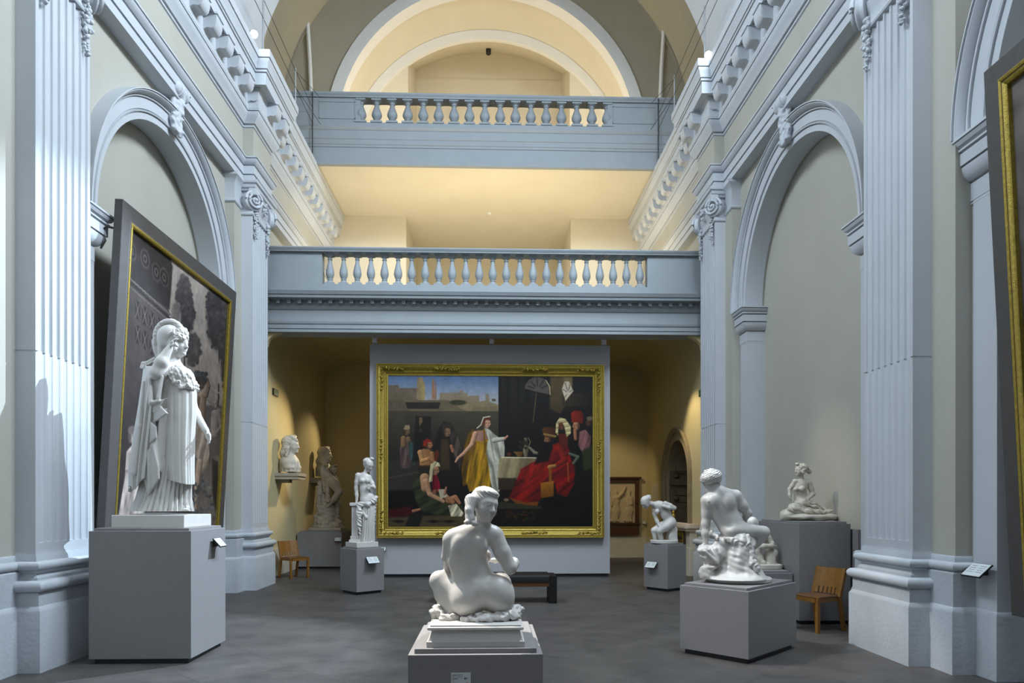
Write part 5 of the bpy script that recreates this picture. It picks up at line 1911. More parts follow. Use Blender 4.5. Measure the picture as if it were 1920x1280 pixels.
    def build(self, name, material, parent, zmin=None):
        lo = np.min([o[1] for o in self.ops if not o[4]], 0) - self.vox * 4
        hi = np.max([o[2] for o in self.ops if not o[4]], 0) + self.vox * 4
        v = self.vox
        n = np.ceil((hi - lo) / v).astype(int) + 1
        big = .06
        D = np.full(n, big, np.float32)
        ax = [lo[i] + np.arange(n[i]) * v for i in range(3)]
        for f, a, b, k, sub, disp in self.ops:
            pad = k + 4 * v + (.02 if disp else 0)
            i0 = np.clip(np.floor((a - pad - lo) / v).astype(int), 0, n)
            i1 = np.clip(np.ceil((b + pad - lo) / v).astype(int) + 1, 0, n)
            if (i1 <= i0).any():
                continue
            sl = tuple(slice(i0[i], i1[i]) for i in range(3))
            x = ax[0][sl[0]][:, None, None]
            y = ax[1][sl[1]][None, :, None]
            z = ax[2][sl[2]][None, None, :]
            d = f(x, y, z)
            if disp is not None:
                d = d + disp(x, y, z)
            d = d.astype(np.float32)
            c = D[sl]
            if sub:
                h = np.maximum(k - np.abs(c + d), 0) / k
                D[sl] = np.maximum(c, -d) + h * h * k * .25
            else:
                h = np.maximum(k - np.abs(c - d), 0) / k
                D[sl] = np.minimum(c, d) - h * h * k * .25
        if zmin is not None:
            D = np.maximum(D, (zmin - ax[2])[None, None, :].astype(np.float32))
        D[0], D[-1], D[:, 0], D[:, -1], D[:, :, 0], D[:, :, -1] = big, big, big, big, big, big
        g = openvdb.FloatGrid(big)
        g.copyFromArray(np.minimum(D, big))
        P, Q = g.convertToQuads(isovalue=0.0)
        P = P * v + lo
        o = np.array(parent['_o'])
        me = bpy.data.meshes.new(name)
        me.from_pydata((P - o).tolist(), [], Q[:, ::-1].tolist())
        me.materials.append(material)
        me.polygons.foreach_set('use_smooth', [True] * len(me.polygons))
        ob = bpy.data.objects.new(name, me)
        COL.objects.link(ob)
        ob.parent = parent
        return ob


def loft(name, fr, sec, folds, material, parent, n=180, thick=0, smooth=60, hem=None, arc=None):
    """cloth tube: sec rows (y, cx, rx, d, rd, fold strength); folds rows (count, amplitude, phase, twist)"""
    rows = 46
    sec = np.array(sec, float)
    t = np.linspace(0, 1, rows) * (len(sec) - 1)
    S2 = np.stack([np.interp(t, np.arange(len(sec)), sec[:, j]) for j in range(6)], 1)
    a0, a1 = arc or (0, 2 * pi)
    full = arc is None
    A = np.linspace(a0, a1, n, endpoint=not full)
    rings = []
    for i, (y, cx, rx, d, rd, fs) in enumerate(S2):
        u = i / (rows - 1)
        w = np.zeros_like(A)
        for c, am, ph, tw in folds:
            p = c * A + ph + tw * u
            w += am * (np.abs(np.sin(p / 2)) ** .7 * 2 - 1.1)
        w = 1 + w * fs
        yy = y + (hem(A) * (u ** 3) if hem else 0 * A)
        rings.append([tuple(fr(cx + rx * w[k] * cos(A[k]), yy[k], d + rd * w[k] * sin(A[k]))) for k in range(n)])
    m = MB()
    m.rings(rings, closed=full, caps=full)
    ob = m.build(name, material, parent, smooth=smooth)
    if thick:
        sm = ob.modifiers.new('cloth', 'SOLIDIFY')
        sm.thickness = thick
        sm.offset = 0
    return ob


def stripes(n, freq, amp):
    """grooves across direction n (hair strands, wrapped cloth)"""
    n = np.array(n, float)
    n /= np.linalg.norm(n)

    def f(x, y, z):
        return amp * np.sin(freq * (n[0] * x + n[1] * y + n[2] * z) + 1.3 * np.sin(freq * .22 * (x + 2 * z)))
    return f


def curls(seed, scale, amp):
    g = nzf(seed, scale, 12)
    return lambda x, y, z: amp * g(x, y, z)


# ------------------------------------------------------------------ 1 woman seen from behind, middle foreground
fr = Frame(4.40, 890)
t = thing('statue', 'white marble nude woman with a head scarf seated with her back turned, middle foreground', 'statue', (-.017, 4.4, .78))
s = Sculpt(fr, .0046)
s.ell((878, 1016, 2), (40, 30, 23), roll=-5, k=6)
s.ell((876, 1046, 3), (38, 40, 25), roll=-3, k=8)
s.ell((885, 1078, 4), (38, 34, 27), roll=-12, k=8)
s.ell((903, 1108, 2), (56, 36, 35), roll=4, k=9)
s.ell((876, 1124, -6), (31, 33, 30), k=9)
s.ell((936, 1116, -5), (29, 38, 31), roll=-8, k=9)
s.ell((846, 1010, 5), (15.5, 15, 15), k=9)
s.ell((925, 1003, 5), (17, 15, 16), k=9)
s.cap((898, 988, 2), (853, 1003, 4), 13, 12, 10)
s.cap((902, 988, 2), (922, 997, 5), 13, 13, 9)
s.cap((901, 994, 2), (907, 960, 4), 14.5, 13.5, 7)
s.ell((858, 1024, -14), (11, 18, 9), roll=14, k=8)
s.ell((903, 1022, -14), (11, 18, 9), roll=-14, k=8)
s.chain([(928, 1005, 5, 17), (942, 1036, 1, 15.5), (956, 1063, -2, 12.5)], 5)
s.chain([(956, 1064, -2, 13), (962, 1056, 26, 11.5), (942, 1050, 58, 8)], 4)
s.hand((940, 1050, 60), (-1, .3, 0), 36)
s.chain([(842, 1013, 10, 12), (838, 1045, 20, 10), (842, 1070, 34, 9), (868, 1078, 70, 7)], 5)
s.hand((870, 1078, 72), (1, .3, -.2), 36)
s.ell((910, 1042, 22), (12, 12.5, 12), k=4)
s.ell((866, 1042, 25), (12, 12, 12), k=5)
s.ell((890, 1082, 20), (28, 30, 17), k=8)
s.cap((932, 1106, 14), (938, 1094, 70), 30, 22, 8)
s.cap((938, 1094, 70), (900, 1140, 90), 18, 12, 6)
s.cap((868, 1124, 12), (825, 1089, 26), 31, 19, 8)
s.chain([(824, 1088, 26, 18), (832, 1114, 18, 17), (850, 1144, 8, 15), (874, 1156, 24, 11)], 6)
s.cap((884, 998, -27), (889, 1078, -29), 2.2, 3.0, 13, sub=True)
s.cap((910, 1156, -44), (906, 1126, -42), 2.6, 1.0, 7, sub=True)
s.ell((893, 1096, -37), (4, 2.5, 3.5), k=7, sub=True)
s.ell((914, 1094, -35), (3.5, 2.5, 3.5), k=7, sub=True)
s.cap((838, 1030, -4), (846, 1062, 0), 1.5, 1.5, 6, sub=True)
s.head((909, 947, 0), 66, (.60, -.78, -.10), roll=12)
s.build('body', M_MARBLE, t, zmin=0.905)
Wh, Rh = s.HW, s.HR
h = Sculpt(fr, .0029)
wn = Rh[:, 2] * .80 + Rh[:, 1] * .60
wrap = stripes(wn, 330, .0017)
h.ell(None, (.368 * 66, .385 * 66, .435 * 66), R=Rh, world=Wh(0, -.10, .15), disp=wrap)
h.ell(None, (.33 * 66, .13 * 66, .35 * 66), R=Rh, world=Wh(0, -.01, .36), disp=wrap, k=6)
h.ell(None, (.262 * 66, .40 * 66, .30 * 66), R=Rh, world=Wh(0, .40, -.16), k=3, sub=True)
fall = lambda x, y, z: .0013 * np.sin(430 * (x + .2 * y + .25 * z))
h.chain([(884, 938, -8, 13), (880, 957, -20, 8), (882, 973, -23, 9.5)], 4, disp=fall)
h.ell((878, 978, -27), (8.5, 5.5, 7), roll=-15, k=2, disp=fall)
h.ell((889, 981, -27), (8, 5.5, 7), roll=20, k=2, disp=fall)
h.build('head_scarf', M_MARBLE, t, zmin=0.905)
c = Sculpt(fr, .005)
fd = nzf(4, 60)
fold = lambda x, y, z: .006 * np.sin(70 * (x + .5 * z) + 2.2 * fd(x, y, z)) + .003 * fd(x * 2, y * 2, z * 2)
for q in ((820, 1149, 6, 14, 12), (840, 1158, -14, 19, 8), (826, 1140, 34, 15, 10), (888, 1160, -28, 26, 7), (922, 1157, -30, 32, 9), (954, 1152, -20, 20, 9), (969, 1144, 18, 13, 10), (960, 1150, 0, 16, 9)):
    c.ell(q[:3], (q[3], q[4], 15), k=8, disp=fold)
c.build('drapery', M_MARBLE, t, zmin=0.905)
b = MB()
bx0, bx1, by0, by1 = -.288, .252, 4.155, 4.62
pb2 = [(-.02, .781), (.022, .781), (.022, .812), (.014, .815), (.005, .83), (-.002, .86), (-.006, .872), (.0, .876), (.012, .879), (.018, .885), (.016, .895), (.002, .900), (.002, .907), (-.2, .907)]
b.sweep([(bx0, by0), (bx0, by1), (bx1, by1), (bx1, by0)], pb2, closed=True)
b.box(bx0 + .03, bx1 - .03, by0 + .03, by1 - .03, .79, .904)
b.build('base', M_MARBLE, t, smooth=35)

# ------------------------------------------------------------------ 2 helmeted draped woman on the left
fr = Frame(7.60, 315)
t = thing('statue', 'tall white marble woman in a crested helmet and long robe, hand raised to her head', 'statue', (-3.47, 7.6, 1.373))
MB().box(-3.83, -3.09, 7.27, 7.97, 1.373, 1.505).build('base', M_MARBLE, t, bevel=.006)
s = Sculpt(fr, .0065)
s.ell((322, 715, 0), (30, 42, 26), k=10)
s.ell((328, 765, 0), (34, 40, 28), k=14)
s.cap((322, 690, 0), (327, 664, 0), 12.5, 11, 8)
s.cap((322, 690, 2), (310, 692, -16), 14, 14, 8)
s.chain([(308, 690, -16, 14), (300, 698, -30, 13), (293, 700, -38, 11.5)], 6)
s.chain([(293, 700, -38, 11.5), (303, 679, -38, 11), (317, 654, -32, 6.5)], 5)
s.hand((318, 653, -32), (.28, .08, .9), 25, curl=.5, palm=(.8, .5, 0))
s.cap((326, 625, -30), (325, 617, -28), 2.4, 1.8, 2)
s.cap((330, 694, 10), (345, 716, 24), 13, 10, 8)
s.chain([(345, 716, 24, 10), (358, 752, 22, 9), (366, 775, 12, 8.5), (386, 806, -2, 5.5)], 6)
s.hand((386, 806, -2), (.42, -.2, -.85), 29, curl=.22, palm=(-.5, -.6, -.3), spread=.5)
s.head((331, 644, 0), 51, (.97, -.24, -.06), roll=0)
# foot with toes
s.cap((328, 790, 0), (340, 945, -14), 20, 7, 6)
s.ell((344, 951, -22), (11, 6, 12), k=4)
for i in range(5):
    s.cap((340 + i * 2.6, 954, -30), (341 + i * 2.9, 956, -36 + abs(i - 3)), 2.3, 2.0, 1.5)
s.build('body', M_MARBLE, t, zmin=1.503)
Wh, Rh = s.HW, s.HR
h = Sculpt(fr, .0055)
h.ell((318, 629, 0), (22, 20, 19), roll=-20, k=4)
h.cap((305, 640, 0), (301, 668, 0), 9, 5, 6)
for q in range(14):
    a0 = radians(200 - q * 13)
    a1 = radians(200 - (q + 1) * 13)
    pA = (318 + 25.5 * cos(a0), 631 - 28.5 * sin(a0), 0)
    pB = (318 + 25.5 * cos(a1), 631 - 28.5 * sin(a1), 0)
    h.cap(pA, pB, 5.2, 5.2, 1.5, flat=1.2)
h.chain([(291, 640, 0, 6), (293, 656, 0, 5), (297, 672, 0, 4)], 2)
h.ops = [(f, a, b2, k, sb, (lambda g: (lambda x, y, z: g(x, y, z)))(stripes((.2, .0, 1), 260, .0016))) if i > 1 else (f, a, b2, k, sb, dsp) for i, (f, a, b2, k, sb, dsp) in enumerate(h.ops)]
h.ell((327, 625, -10), (11, 3, 12), roll=-25, k=2)
h.build('crested_helmet', M_MARBLE, t, zmin=1.503)
h = Sculpt(fr, .0055)
cu = curls(8, 150, .006)
for q in ((345, 628, 2, 8, 9), (340, 633, -10, 8, 8), (344, 619, 0, 6, 6), (334, 630, -16, 8, 8), (347, 634, 4, 5, 5), (337, 622, -8, 8, 7), (330, 645, -16, 5, 9), (329, 655, -15, 4, 6)):
    h.ell(q[:3], (q[3], q[4], 9), k=3, disp=cu)
h.build('hair_wreath', M_MARBLE, t, zmin=1.503)
# aegis across the chest with coiled edge
h = Sculpt(fr, .006)
sc = curls(12, 120, .0045)
h.ell((340, 704, -8), (24, 18, 24), roll=32, k=5, disp=sc)
h.ell((352, 718, -4), (20, 11, 22), roll=24, k=5, disp=sc)
h.chain([(311, 686, -22, 3), (318, 702, -28, 3.4), (328, 717, -31, 3.6), (341, 726, -31, 3.4), (356, 727, -24, 3.4), (368, 730, -6, 3.4)], 3, disp=sc)
for q in ((321, 700, -30), (334, 716, -33), (352, 722, -28), (362, 728, -18), (369, 731, -4)):
    h.ell(q, (4.5, 4, 4), k=2, disp=sc)
h.chain([(290, 672, 2, 3.4), (276, 680, 0, 3.2), (268, 681, -2, 3), (266, 688, -4, 3), (271, 689, -6, 2.6), (272, 682, -7, 2.2)], 1.5)
h.build('breast_mantle', M_MARBLE, t, zmin=1.503)
# long under-robe, over-robe and cloak with falling folds
loft('under_robe', fr, [(860, 318, 42, 0, 32, .5), (900, 312, 46, 0, 34, .9), (935, 307, 50, -2, 36, 1.1), (958, 303, 57, -4, 40, 1.3)],
     [(34, .055, .3, 2.0), (13, .035, 1.0, -1.5)], M_MARBLE, t)
loft('over_robe', fr, [(708, 330, 33, 0, 26, .25), (735, 333, 36, -2, 29, .7), (770, 333, 36, -4, 31, .9), (820, 333, 33, -6, 33, .8), (870, 334, 31, -8, 33, .8), (899, 336, 29, -9, 34, 1.1)],
     [(15, .022, 1.2, 1.2), (7, .022, .3, -1.0), (31, .008, .2, .6)], M_MARBLE, t, hem=lambda A: 9 * np.cos(A + .7))
loft('cloak', fr, [(686, 291, 21, 4, 26, .5), (710, 288, 20, -2, 32, .9), (760, 283, 22, -4, 33, 1.0), (820, 276, 25, -4, 34, 1.1), (870, 271, 27, -4, 35, 1.2), (903, 268, 25, -4, 36, 1.35)],
     [(15, .085, .4, 1.0), (29, .035, 2.1, 2.0)], M_MARBLE, t, hem=lambda A: -14 * np.cos(A) + 6 * np.sin(5 * A))
# zigzag cascade of the cloak edge
cz = Sculpt(fr, .0055)
cz.plate([(277, 702), (304, 700), (306, 722), (301, 748), (290, 760), (279, 759)], -33, 5, 3, dx=-.25, rnd=4)
cz.cap((281, 712, -40), (283, 753, -44), 3.4, 4.4, 3)
cz.cap((304, 706, -40), (297, 746, -45), 3.2, 3.6, 3)
cz.cap((283, 756, -44), (298, 752, -45), 4.2, 3.6, 3)
cz.plate([(282, 758), (297, 751), (317, 747), (306, 760), (299, 772), (284, 774)], -40, 3.2, 2, dx=-.35, rnd=2.4)
cz.plate([(276, 772), (298, 756), (323, 777), (304, 785), (284, 794), (272, 790)], -37, 3.2, 2, dx=-.55, rnd=2.4)
cz.plate([(268, 800), (284, 790), (297, 800), (299, 822), (284, 831), (274, 839), (264, 826)], -36, 3.4, 2, dx=-.55, rnd=2.6)
cz.plate([(262, 848), (275, 836), (290, 830), (303, 872), (305, 898), (291, 914), (278, 930), (270, 908), (258, 880)], -35, 3.6, 2, dx=-.5, rnd=2.8)
cz.plate([(300, 770), (314, 764), (318, 800), (312, 850), (310, 884), (300, 888), (296, 840)], -30, 4, 3, dx=.3, rnd=3)
for q in ((270, 716, -26, 263, 800, -32, 3, 4.5), (263, 800, -32, 253, 886, -34, 4.5, 5.5), (287, 800, -36, 296, 880, -40, 3, 4), (278, 846, -38, 281, 915, -40, 3.2, 3.6)):
    cz.cap(q[:3], q[3:6], q[6], q[7], 3)
cz.build('cloak_cascade', M_MARBLE, t)

# ------------------------------------------------------------------ 3 seated bather on the right
fr = Frame(7.55, 1375)
t = thing('statue', 'white marble nude bather seen from behind, seated on a rock with her head bowed', 'statue', (pb[0], pb[1], .763))
s = Sculpt(fr, .0062)
s.ell((1352, 940, 0), (29, 24, 17), roll=6, k=8)
s.ell((1358, 962, 1), (25, 26, 16), roll=-14, k=10)
s.ell((1370, 982, 1), (24, 20, 17), roll=-24, k=11)
s.ell((1381, 995, 0), (27, 15, 20), roll=6, k=10)
s.ell((1371, 997, -8), (14, 12, 13), k=8)
s.cap((1350, 925, -1), (1340, 905, 3), 9, 8, 7)
s.cap((1350, 924, 0), (1325, 936, 3), 9.5, 9, 8)
s.cap((1352, 923, 0), (1378, 928, 3), 9.5, 9.5, 8)
s.chain([(1325, 940, 3, 11.5), (1325, 962, 5, 9.4), (1323, 982, 4, 7.8), (1323, 1000, 2, 7.4), (1323, 1019, 0, 4.6)], 5)
s.hand((1322, 1019, 0), (-1, -.25, -.55), 17, curl=.3, palm=(0, 0, -1))
s.chain([(1380, 931, 3, 11.5), (1392, 948, 3, 9.5), (1402, 962, 3, 7.5)], 6)
s.chain([(1402, 962, 3, 7.5), (1394, 974, 18, 6), (1384, 980, 32, 4.4)], 4)
s.hand((1384, 980, 32), (-1, .3, -.2), 16)
s.cap((1385, 994, 2), (1432, 997, 6), 15.5, 11, 8)
s.chain([(1431, 998, 6, 10.5), (1420, 1014, 12, 9), (1406, 1032, 20, 6), (1398, 1044, 24, 4.5)], 5)
s.cap((1376, 990, 14), (1406, 982, 40), 12, 10, 8)
s.ell((1411, 981, 44), (12, 8, 12), k=5)
s.chain([(1411, 977, 40, 9), (1408, 1010, 44, 7), (1400, 1046, 44, 4.5)], 4)
s.cap((1352, 922, -18), (1366, 985, -19), 1.8, 2.2, 9, sub=True)
s.ell((1337, 940, -11), (9, 12, 6), roll=10, k=7)
s.ell((1366, 940, -11), (9, 12, 6), roll=-10, k=7)
s.cap((1330, 944, -14), (1338, 957, -12), 1.2, 1, 5, sub=True)
s.head((1332, 901, 5), 36, (-.66, .34, -.62), roll=-6, eyes=False)
s.build('body', M_MARBLE, t, zmin=0.8)
Wh, Rh = s.HW, s.HR
h = Sculpt(fr, .0042)
lock = lambda x, y, z: .0022 * np.sin(300 * (z - .55 * x) + 2.0 * fd(x, y, z)) + .002 * fd(2 * x, 2 * y, 2 * z)
h.ell((1332, 894.5, 2), (19.5, 14, 18), roll=-20, k=5, disp=lock)
h.ell((1343, 892, 0), (10, 11, 13), k=4, disp=lock)
h.ell((1347, 901, -1), (5, 4, 8), roll=20, k=4, disp=lock)
h.ell((1323, 885, 0), (4.0, 4, 4), k=3, disp=lock)
h.ell((1331, 881, 0), (8, 3.2, 7), roll=-10, k=3, disp=lock)
h.build('hair', M_MARBLE, t, zmin=0.8)
r = Sculpt(fr, .0075)
rk = nzf(21, 22)
rock = lambda x, y, z: .013 * rk(x, y, z) + .005 * fd(x, y, z)
r.ell((1378, 1084, 0), (60, 12, 58), k=10)
r.cap((1380, 1016, 4), (1382, 1078, 2), 30, 44, 14, disp=rock)
r.ell((1356, 1018, -6), (15, 10, 14), k=8, disp=rock)
r.ell((1403, 1022, 2), (14, 14, 16), k=8, disp=rock)
r.ell((1321, 1032, -2), (15, 10, 15), roll=8, k=5, disp=rock)
r.ell((1345, 1036, -12), (15, 16, 14), roll=20, k=6, disp=rock)
r.ell((1334, 1050, -6), (18, 12, 14), roll=20, k=6, disp=rock)
r.ell((1334, 1063, -14), (15, 6, 12), roll=-6, k=4, disp=rock)
r.ell((1328, 1074, -10), (14, 9, 14), roll=-35, k=8, disp=rock)
for q in ((1322, 1033, 1343, 1052, 3.2), (1330, 1030, 1347, 1050, 2.8), (1341, 1030, 1346, 1054, 4.5)):
    r.cap((q[0], q[1], -20), (q[2], q[3], -26), q[4], q[4] * .7, 2)
r.build('rock', M_MARBLE, t, zmin=0.8)
c = Sculpt(fr, .0062)
cl = lambda x, y, z: .005 * np.sin(95 * (x - .3 * z) + 1.6 * fd(x, y, z))
c.chain([(1398, 1008, -18, 8), (1402, 1022, -24, 8), (1406, 1034, -26, 6)], 4, disp=cl, flat=.6)
c.chain([(1396, 1012, -20, 4), (1408, 1040, -28, 5), (1412, 1056, -34, 6), (1420, 1068, -38, 5)], 4, disp=cl, flat=.7)
c.chain([(1360, 1010, -18, 4), (1376, 1014, -22, 5), (1392, 1022, -26, 5)], 4, disp=cl, flat=.7)
c.chain([(1346, 1008, -14, 4), (1334, 998, -6, 3.4), (1328, 1004, 0, 3)], 3, disp=cl)
c.build('drapery', M_MARBLE, t, zmin=0.8)
b = MB()
o = fr(1375, 1088, 0)
zt = 0.763
b.rings([[(pb[0] + (.33 + e) * cos(a), pb[1] - .01 + (.30 + e) * sin(a), z) for a in np.linspace(0, 2 * pi, 48, endpoint=False)] for e, z in ((.0, zt), (.012, zt + .012), (.012, zt + .04), (0, zt + .052), (-.05, zt + .06))])
b.build('base', M_MARBLE, t, smooth=40)

# ------------------------------------------------------------------ 4 reclining woman in the right recess
fr = Frame(9.75, 1510)
t = thing('statue', 'cream marble woman reclining half draped on the tall pedestal in the right recess', 'statue', (4.55, 9.75, 1.373))
s = Sculpt(fr, .0062)
s.ell((1502, 911, 0), (12.5, 12, 8.5), k=4)
s.ell((1502, 926, 0), (10.5, 13, 8), k=5)
s.ell((1504, 940, 0), (13, 9, 11), k=6)
s.cap((1503, 903, 0), (1502, 891, 0), 4.6, 4.4, 3)
s.cap((1502, 902, 0), (1491, 902, 0), 4.5, 4.5, 3)
s.cap((1504, 902, 0), (1516, 904, 0), 4.5, 5, 3)
s.ell((1492, 917, -7), (4.6, 4.4, 4.4), k=3)
s.ell((1504, 916.5, -8), (5.2, 5, 4.6), k=3)
s.chain([(1517, 905, 0, 5.4), (1521, 916, 0, 4.8), (1524, 926, -1, 4.2), (1516, 934, -6, 3.2)], 2.5)
s.hand((1517, 933, -6), (-.6, -.2, -.7), 9, palm=(0, 0, -1))
s.chain([(1490, 903, 1, 4.6), (1485, 911, 3, 4), (1480, 917, 4, 3.4), (1480.5, 928, 1, 3), (1481, 932, 0, 2.4)], 2)
s.hand((1480.5, 930, 0), (.15, -.1, -1), 9, palm=(1, 0, 0))
s.chain([(1548, 957, -6, 3.6), (1554, 959, -9, 3.4), (1560, 957, -10, 2.2)], 2)
s.chain([(1546, 954, 2, 3.4), (1552, 957, 0, 3), (1557, 956, -2, 2)], 2)
s.head((1500, 881.5, 0), 24.5, (-.93, -.36, -.02))
s.build('body', M_MARBLE2, t, zmin=1.375)
h = Sculpt(fr, .0052)
lk = lambda x, y, z: .005 * np.sin(130 * (x + .6 * z) + 2.5 * fd(x, y, z))
h.ell((1504, 877, 0), (11.5, 8.5, 11), roll=12, k=3, disp=lk)
h.ell((1517, 883.5, 2), (4.6, 4.6, 4.6), k=2, disp=lk)
h.ell((1495, 869.5, -2), (4.2, 3, 4), k=2, disp=lk)
h.ell((1506, 884, -8), (4.2, 5, 3), k=2, disp=lk)
h.build('hair', M_MARBLE2, t, zmin=1.375)
c = Sculpt(fr, .0062)
cl2 = lambda x, y, z: .007 * np.sin(85 * (z + .55 * x) + 2.0 * fd(x * .6, y * .6, z * .6))
c.ell((1503, 945, -2), (15, 9, 13), k=5, disp=cl2)
c.chain([(1500, 945, -4, 11), (1486, 953, -10, 8.5)], 4, disp=cl2)
c.chain([(1487, 954, -10, 8.5), (1515, 959, -14, 7), (1545, 960, -12, 4.4)], 4, disp=cl2)
c.chain([(1510, 943, 0, 9), (1524, 949, -2, 8), (1544, 957, -2, 5)], 4, disp=cl2)
c.cap((1486, 950, -10), (1510, 936, -12), 2.4, 2, 2, disp=cl2)
c.build('drapery', M_MARBLE2, t, zmin=1.375)
MB().tube([tuple(fr(1487, 925, -10)), tuple(fr(1487.5, 941, -10))], .013, 8).build('flute', M_MARBLE2, t, smooth=40)
r = Sculpt(fr, .0075)
rk2 = lambda x, y, z: .013 * rk(1.5 * x, 1.5 * y, 1.5 * z)
r.ell((1516, 969, -2), (52, 8, 26), k=5, disp=rk2)
r.ell((1480, 962, 2), (17, 9, 18), roll=-18, k=5, disp=rk2)
r.cap((1478, 968, 0), (1556, 971, 0), 6, 4.5, 5, disp=rk2)
r.build('rock', M_MARBLE2, t, zmin=1.375)

# ------------------------------------------------------------------ 5 standing woman leaning on a pillar
fr = Frame(12.62, 680)
t = thing('statue', 'white marble half draped woman standing beside a short pillar, hand at her chest', 'statue', (-2.24, 12.62, .828))
s = Sculpt(fr, .0075)
s.ell((682, 899, 0), (11, 12, 8), roll=6, k=4)
s.ell((684, 917, 0), (10, 14, 7.5), k=5)
s.ell((689, 934, 0), (14, 12, 9.5), roll=-10, k=6)
s.cap((683, 890, 0), (688, 879, 0), 4.2, 4, 3)
s.cap((682, 890, 0), (672, 891, 0), 4.2, 4.6, 3)
s.cap((683, 891, 0), (692, 894, 1), 4.4, 4.4, 3)
s.ell((679, 901, -7), (4.2, 4, 4), k=3)
s.ell((689, 901, -6), (4.0, 4, 4), k=3)
s.chain([(671, 891, 0, 5), (669, 904, 0, 4.3), (668, 915, 0, 3.7), (669, 928, -1, 3.3), (669, 939, -2, 2.3)], 2.2)
s.hand((669, 938, -2), (-.3, -.2, -.8), 9, palm=(0, 0, -1))
s.chain([(692, 895, 1, 4.6), (698, 906, 0, 4), (701, 914, -3, 3.4), (697, 912, -10, 2.8)], 2.4)
s.hand((699, 913, -9), (-.9, -.3, .2), 9, curl=.6, palm=(0, 1, 0))
s.cap((686, 940, -2), (688, 975, -6), 9, 6.5, 5)
s.cap((696, 940, 2), (692, 1000, 2), 9, 5, 5)
s.ell((676, 1017, -6), (4, 2.4, 5), k=2)
s.ell((696, 1016, -8), (4, 2.6, 6), k=2)
s.head((691, 871, 0), 24.5, (.62, -.62, -.48))
s.build('body', M_MARBLE, t, zmin=0.913)
h = Sculpt(fr, .006)
h.ell((690, 866, 2), (9.5, 8, 10), roll=20, k=3, disp=lk)
h.ell((697, 860, -2), (4.4, 3.2, 4.2), k=2, disp=lk)
h.ell((686, 871, 2), (4.5, 6, 7), k=2, disp=lk)
h.build('hair', M_MARBLE, t, zmin=0.913)
box_c = fr(692, 912, -12)
MB().box(box_c[0] - .03, box_c[0] + .025, box_c[1] - .02, box_c[1] + .05, box_c[2] - .045, box_c[2] + .045).build('casket', M_MARBLE, t, bevel=.004)
loft('skirt', fr, [(941, 690, 14, 0, 11, .3), (955, 690, 14, -1, 12, .7), (975, 689, 13, -2, 12, .9), (1000, 688, 14, -1, 12, 1.1), (1019, 687, 15, 0, 13, 1.3)],
     [(19, .06, .4, 2.0), (8, .05, 1.4, -1.6)], M_MARBLE, t)
c = Sculpt(fr, .007)
c.chain([(679, 945, -9, 3.4), (690, 946, -12, 4.4), (701, 939, -8, 4.6), (705, 932, 0, 3.6)], 3, disp=cl2)
c.chain([(703, 940, -4, 3), (701, 975, -2, 2.6), (698, 1012, -4, 2.6)], 2, disp=cl2)
c.chain([(680, 958, -11, 2), (687, 970, -13, 2.6), (694, 962, -11, 2)], 2)
c.chain([(678, 944, -8, 3.6), (674, 946, -12, 4), (674, 965, -14, 4.2), (674, 985, -14, 3.2), (675, 1000, -13, 1.8)], 2, disp=cl2, flat=.7)
c.chain([(672, 944, -12, 3), (670, 962, -14, 2.4), (671, 985, -14, 2)], 2, flat=.7)
c.build('drapery', M_MARBLE, t, zmin=0.913)
p = fr(666, 1018, 0)
b = MB()
for x0, x1, y0, y1 in ((-.055, .055, 945, 1012), (-.085, .085, 942, 948), (-.075, .075, 1004, 1012), (-.095, .095, 1011, 1020)):
    b.box(p[0] + x0, p[0] + x1, p[1] + x0, p[1] + x1, fr(666, y1)[2], fr(666, y0)[2])
b.build('pillar', M_MARBLE, t, bevel=.006)
u, v = axes(41)
MB().obox((-2.24, 12.60), u, v, .22, .20, .828, .915).build('base', M_MARBLE, t, bevel=.005)

# ------------------------------------------------------------------ 6 stooping nude
fr = Frame(12.86, 1245)
t = thing('statue', 'white marble nude woman stooping forward with bent knees, leaning against a stump', 'statue', (3.34, 12.86, .868))
s = Sculpt(fr, .0075)
s.ell((1238, 949, 0), (13, 10, 9.5), roll=28, k=4)
s.ell((1248, 963, 0), (10.5, 13, 9), roll=-30, k=6)
s.ell((1257, 979, 0), (11, 11, 11), k=6)
s.cap((1231, 946, 0), (1218, 943, 0), 4.8, 4.4, 3)
s.ell((1232, 959, -5), (4.2, 4.4, 4.2), roll=20, k=3)
s.ell((1228, 957, 4), (4, 4, 4), k=3)
s.chain([(1226, 949, 8, 4.8), (1227, 963, 6, 4), (1232, 977, 0, 3.4), (1236, 985, -4, 2.4)], 2.4)
s.chain([(1247, 944, -8, 5), (1257, 948, -10, 4.3), (1264, 952, -9, 3.9), (1254, 952, -12, 3.2), (1244, 949, -13, 2.6)], 2.4)
s.hand((1245, 949, -13), (-.9, -.1, .4), 8, palm=(0, 1, 0))
s.chain([(1257, 979, 4, 9), (1240, 986, 4, 7.6), (1226, 994, 2, 5.6)], 3)
s.chain([(1258, 981, -4, 9), (1247, 988, -8, 7.8), (1236, 995, -10, 5.8)], 3)
s.chain([(1226, 995, 2, 5.2), (1228, 1006, 2, 4.4), (1231, 1021, 0, 2.6)], 2)
s.chain([(1236, 996, -10, 5.4), (1239, 1008, -4, 4.4), (1242, 1021, 2, 2.6)], 2)
s.chain([(1231, 1023, 0, 3.2), (1227, 1028, -5, 2.8), (1221, 1030, -9, 2)], 2)
s.chain([(1240, 1024, 2, 3), (1236, 1028, -4, 2.6), (1232, 1030, -8, 2)], 2)
s.head((1210.5, 941, -1), 23.5, (-.62, -.28, -.74))
s.build('body', M_MARBLE, t, zmin=0.915)
h = Sculpt(fr, .006)
h.ell((1211, 936, 0), (9.5, 7, 9.5), roll=-22, k=3, disp=lk)
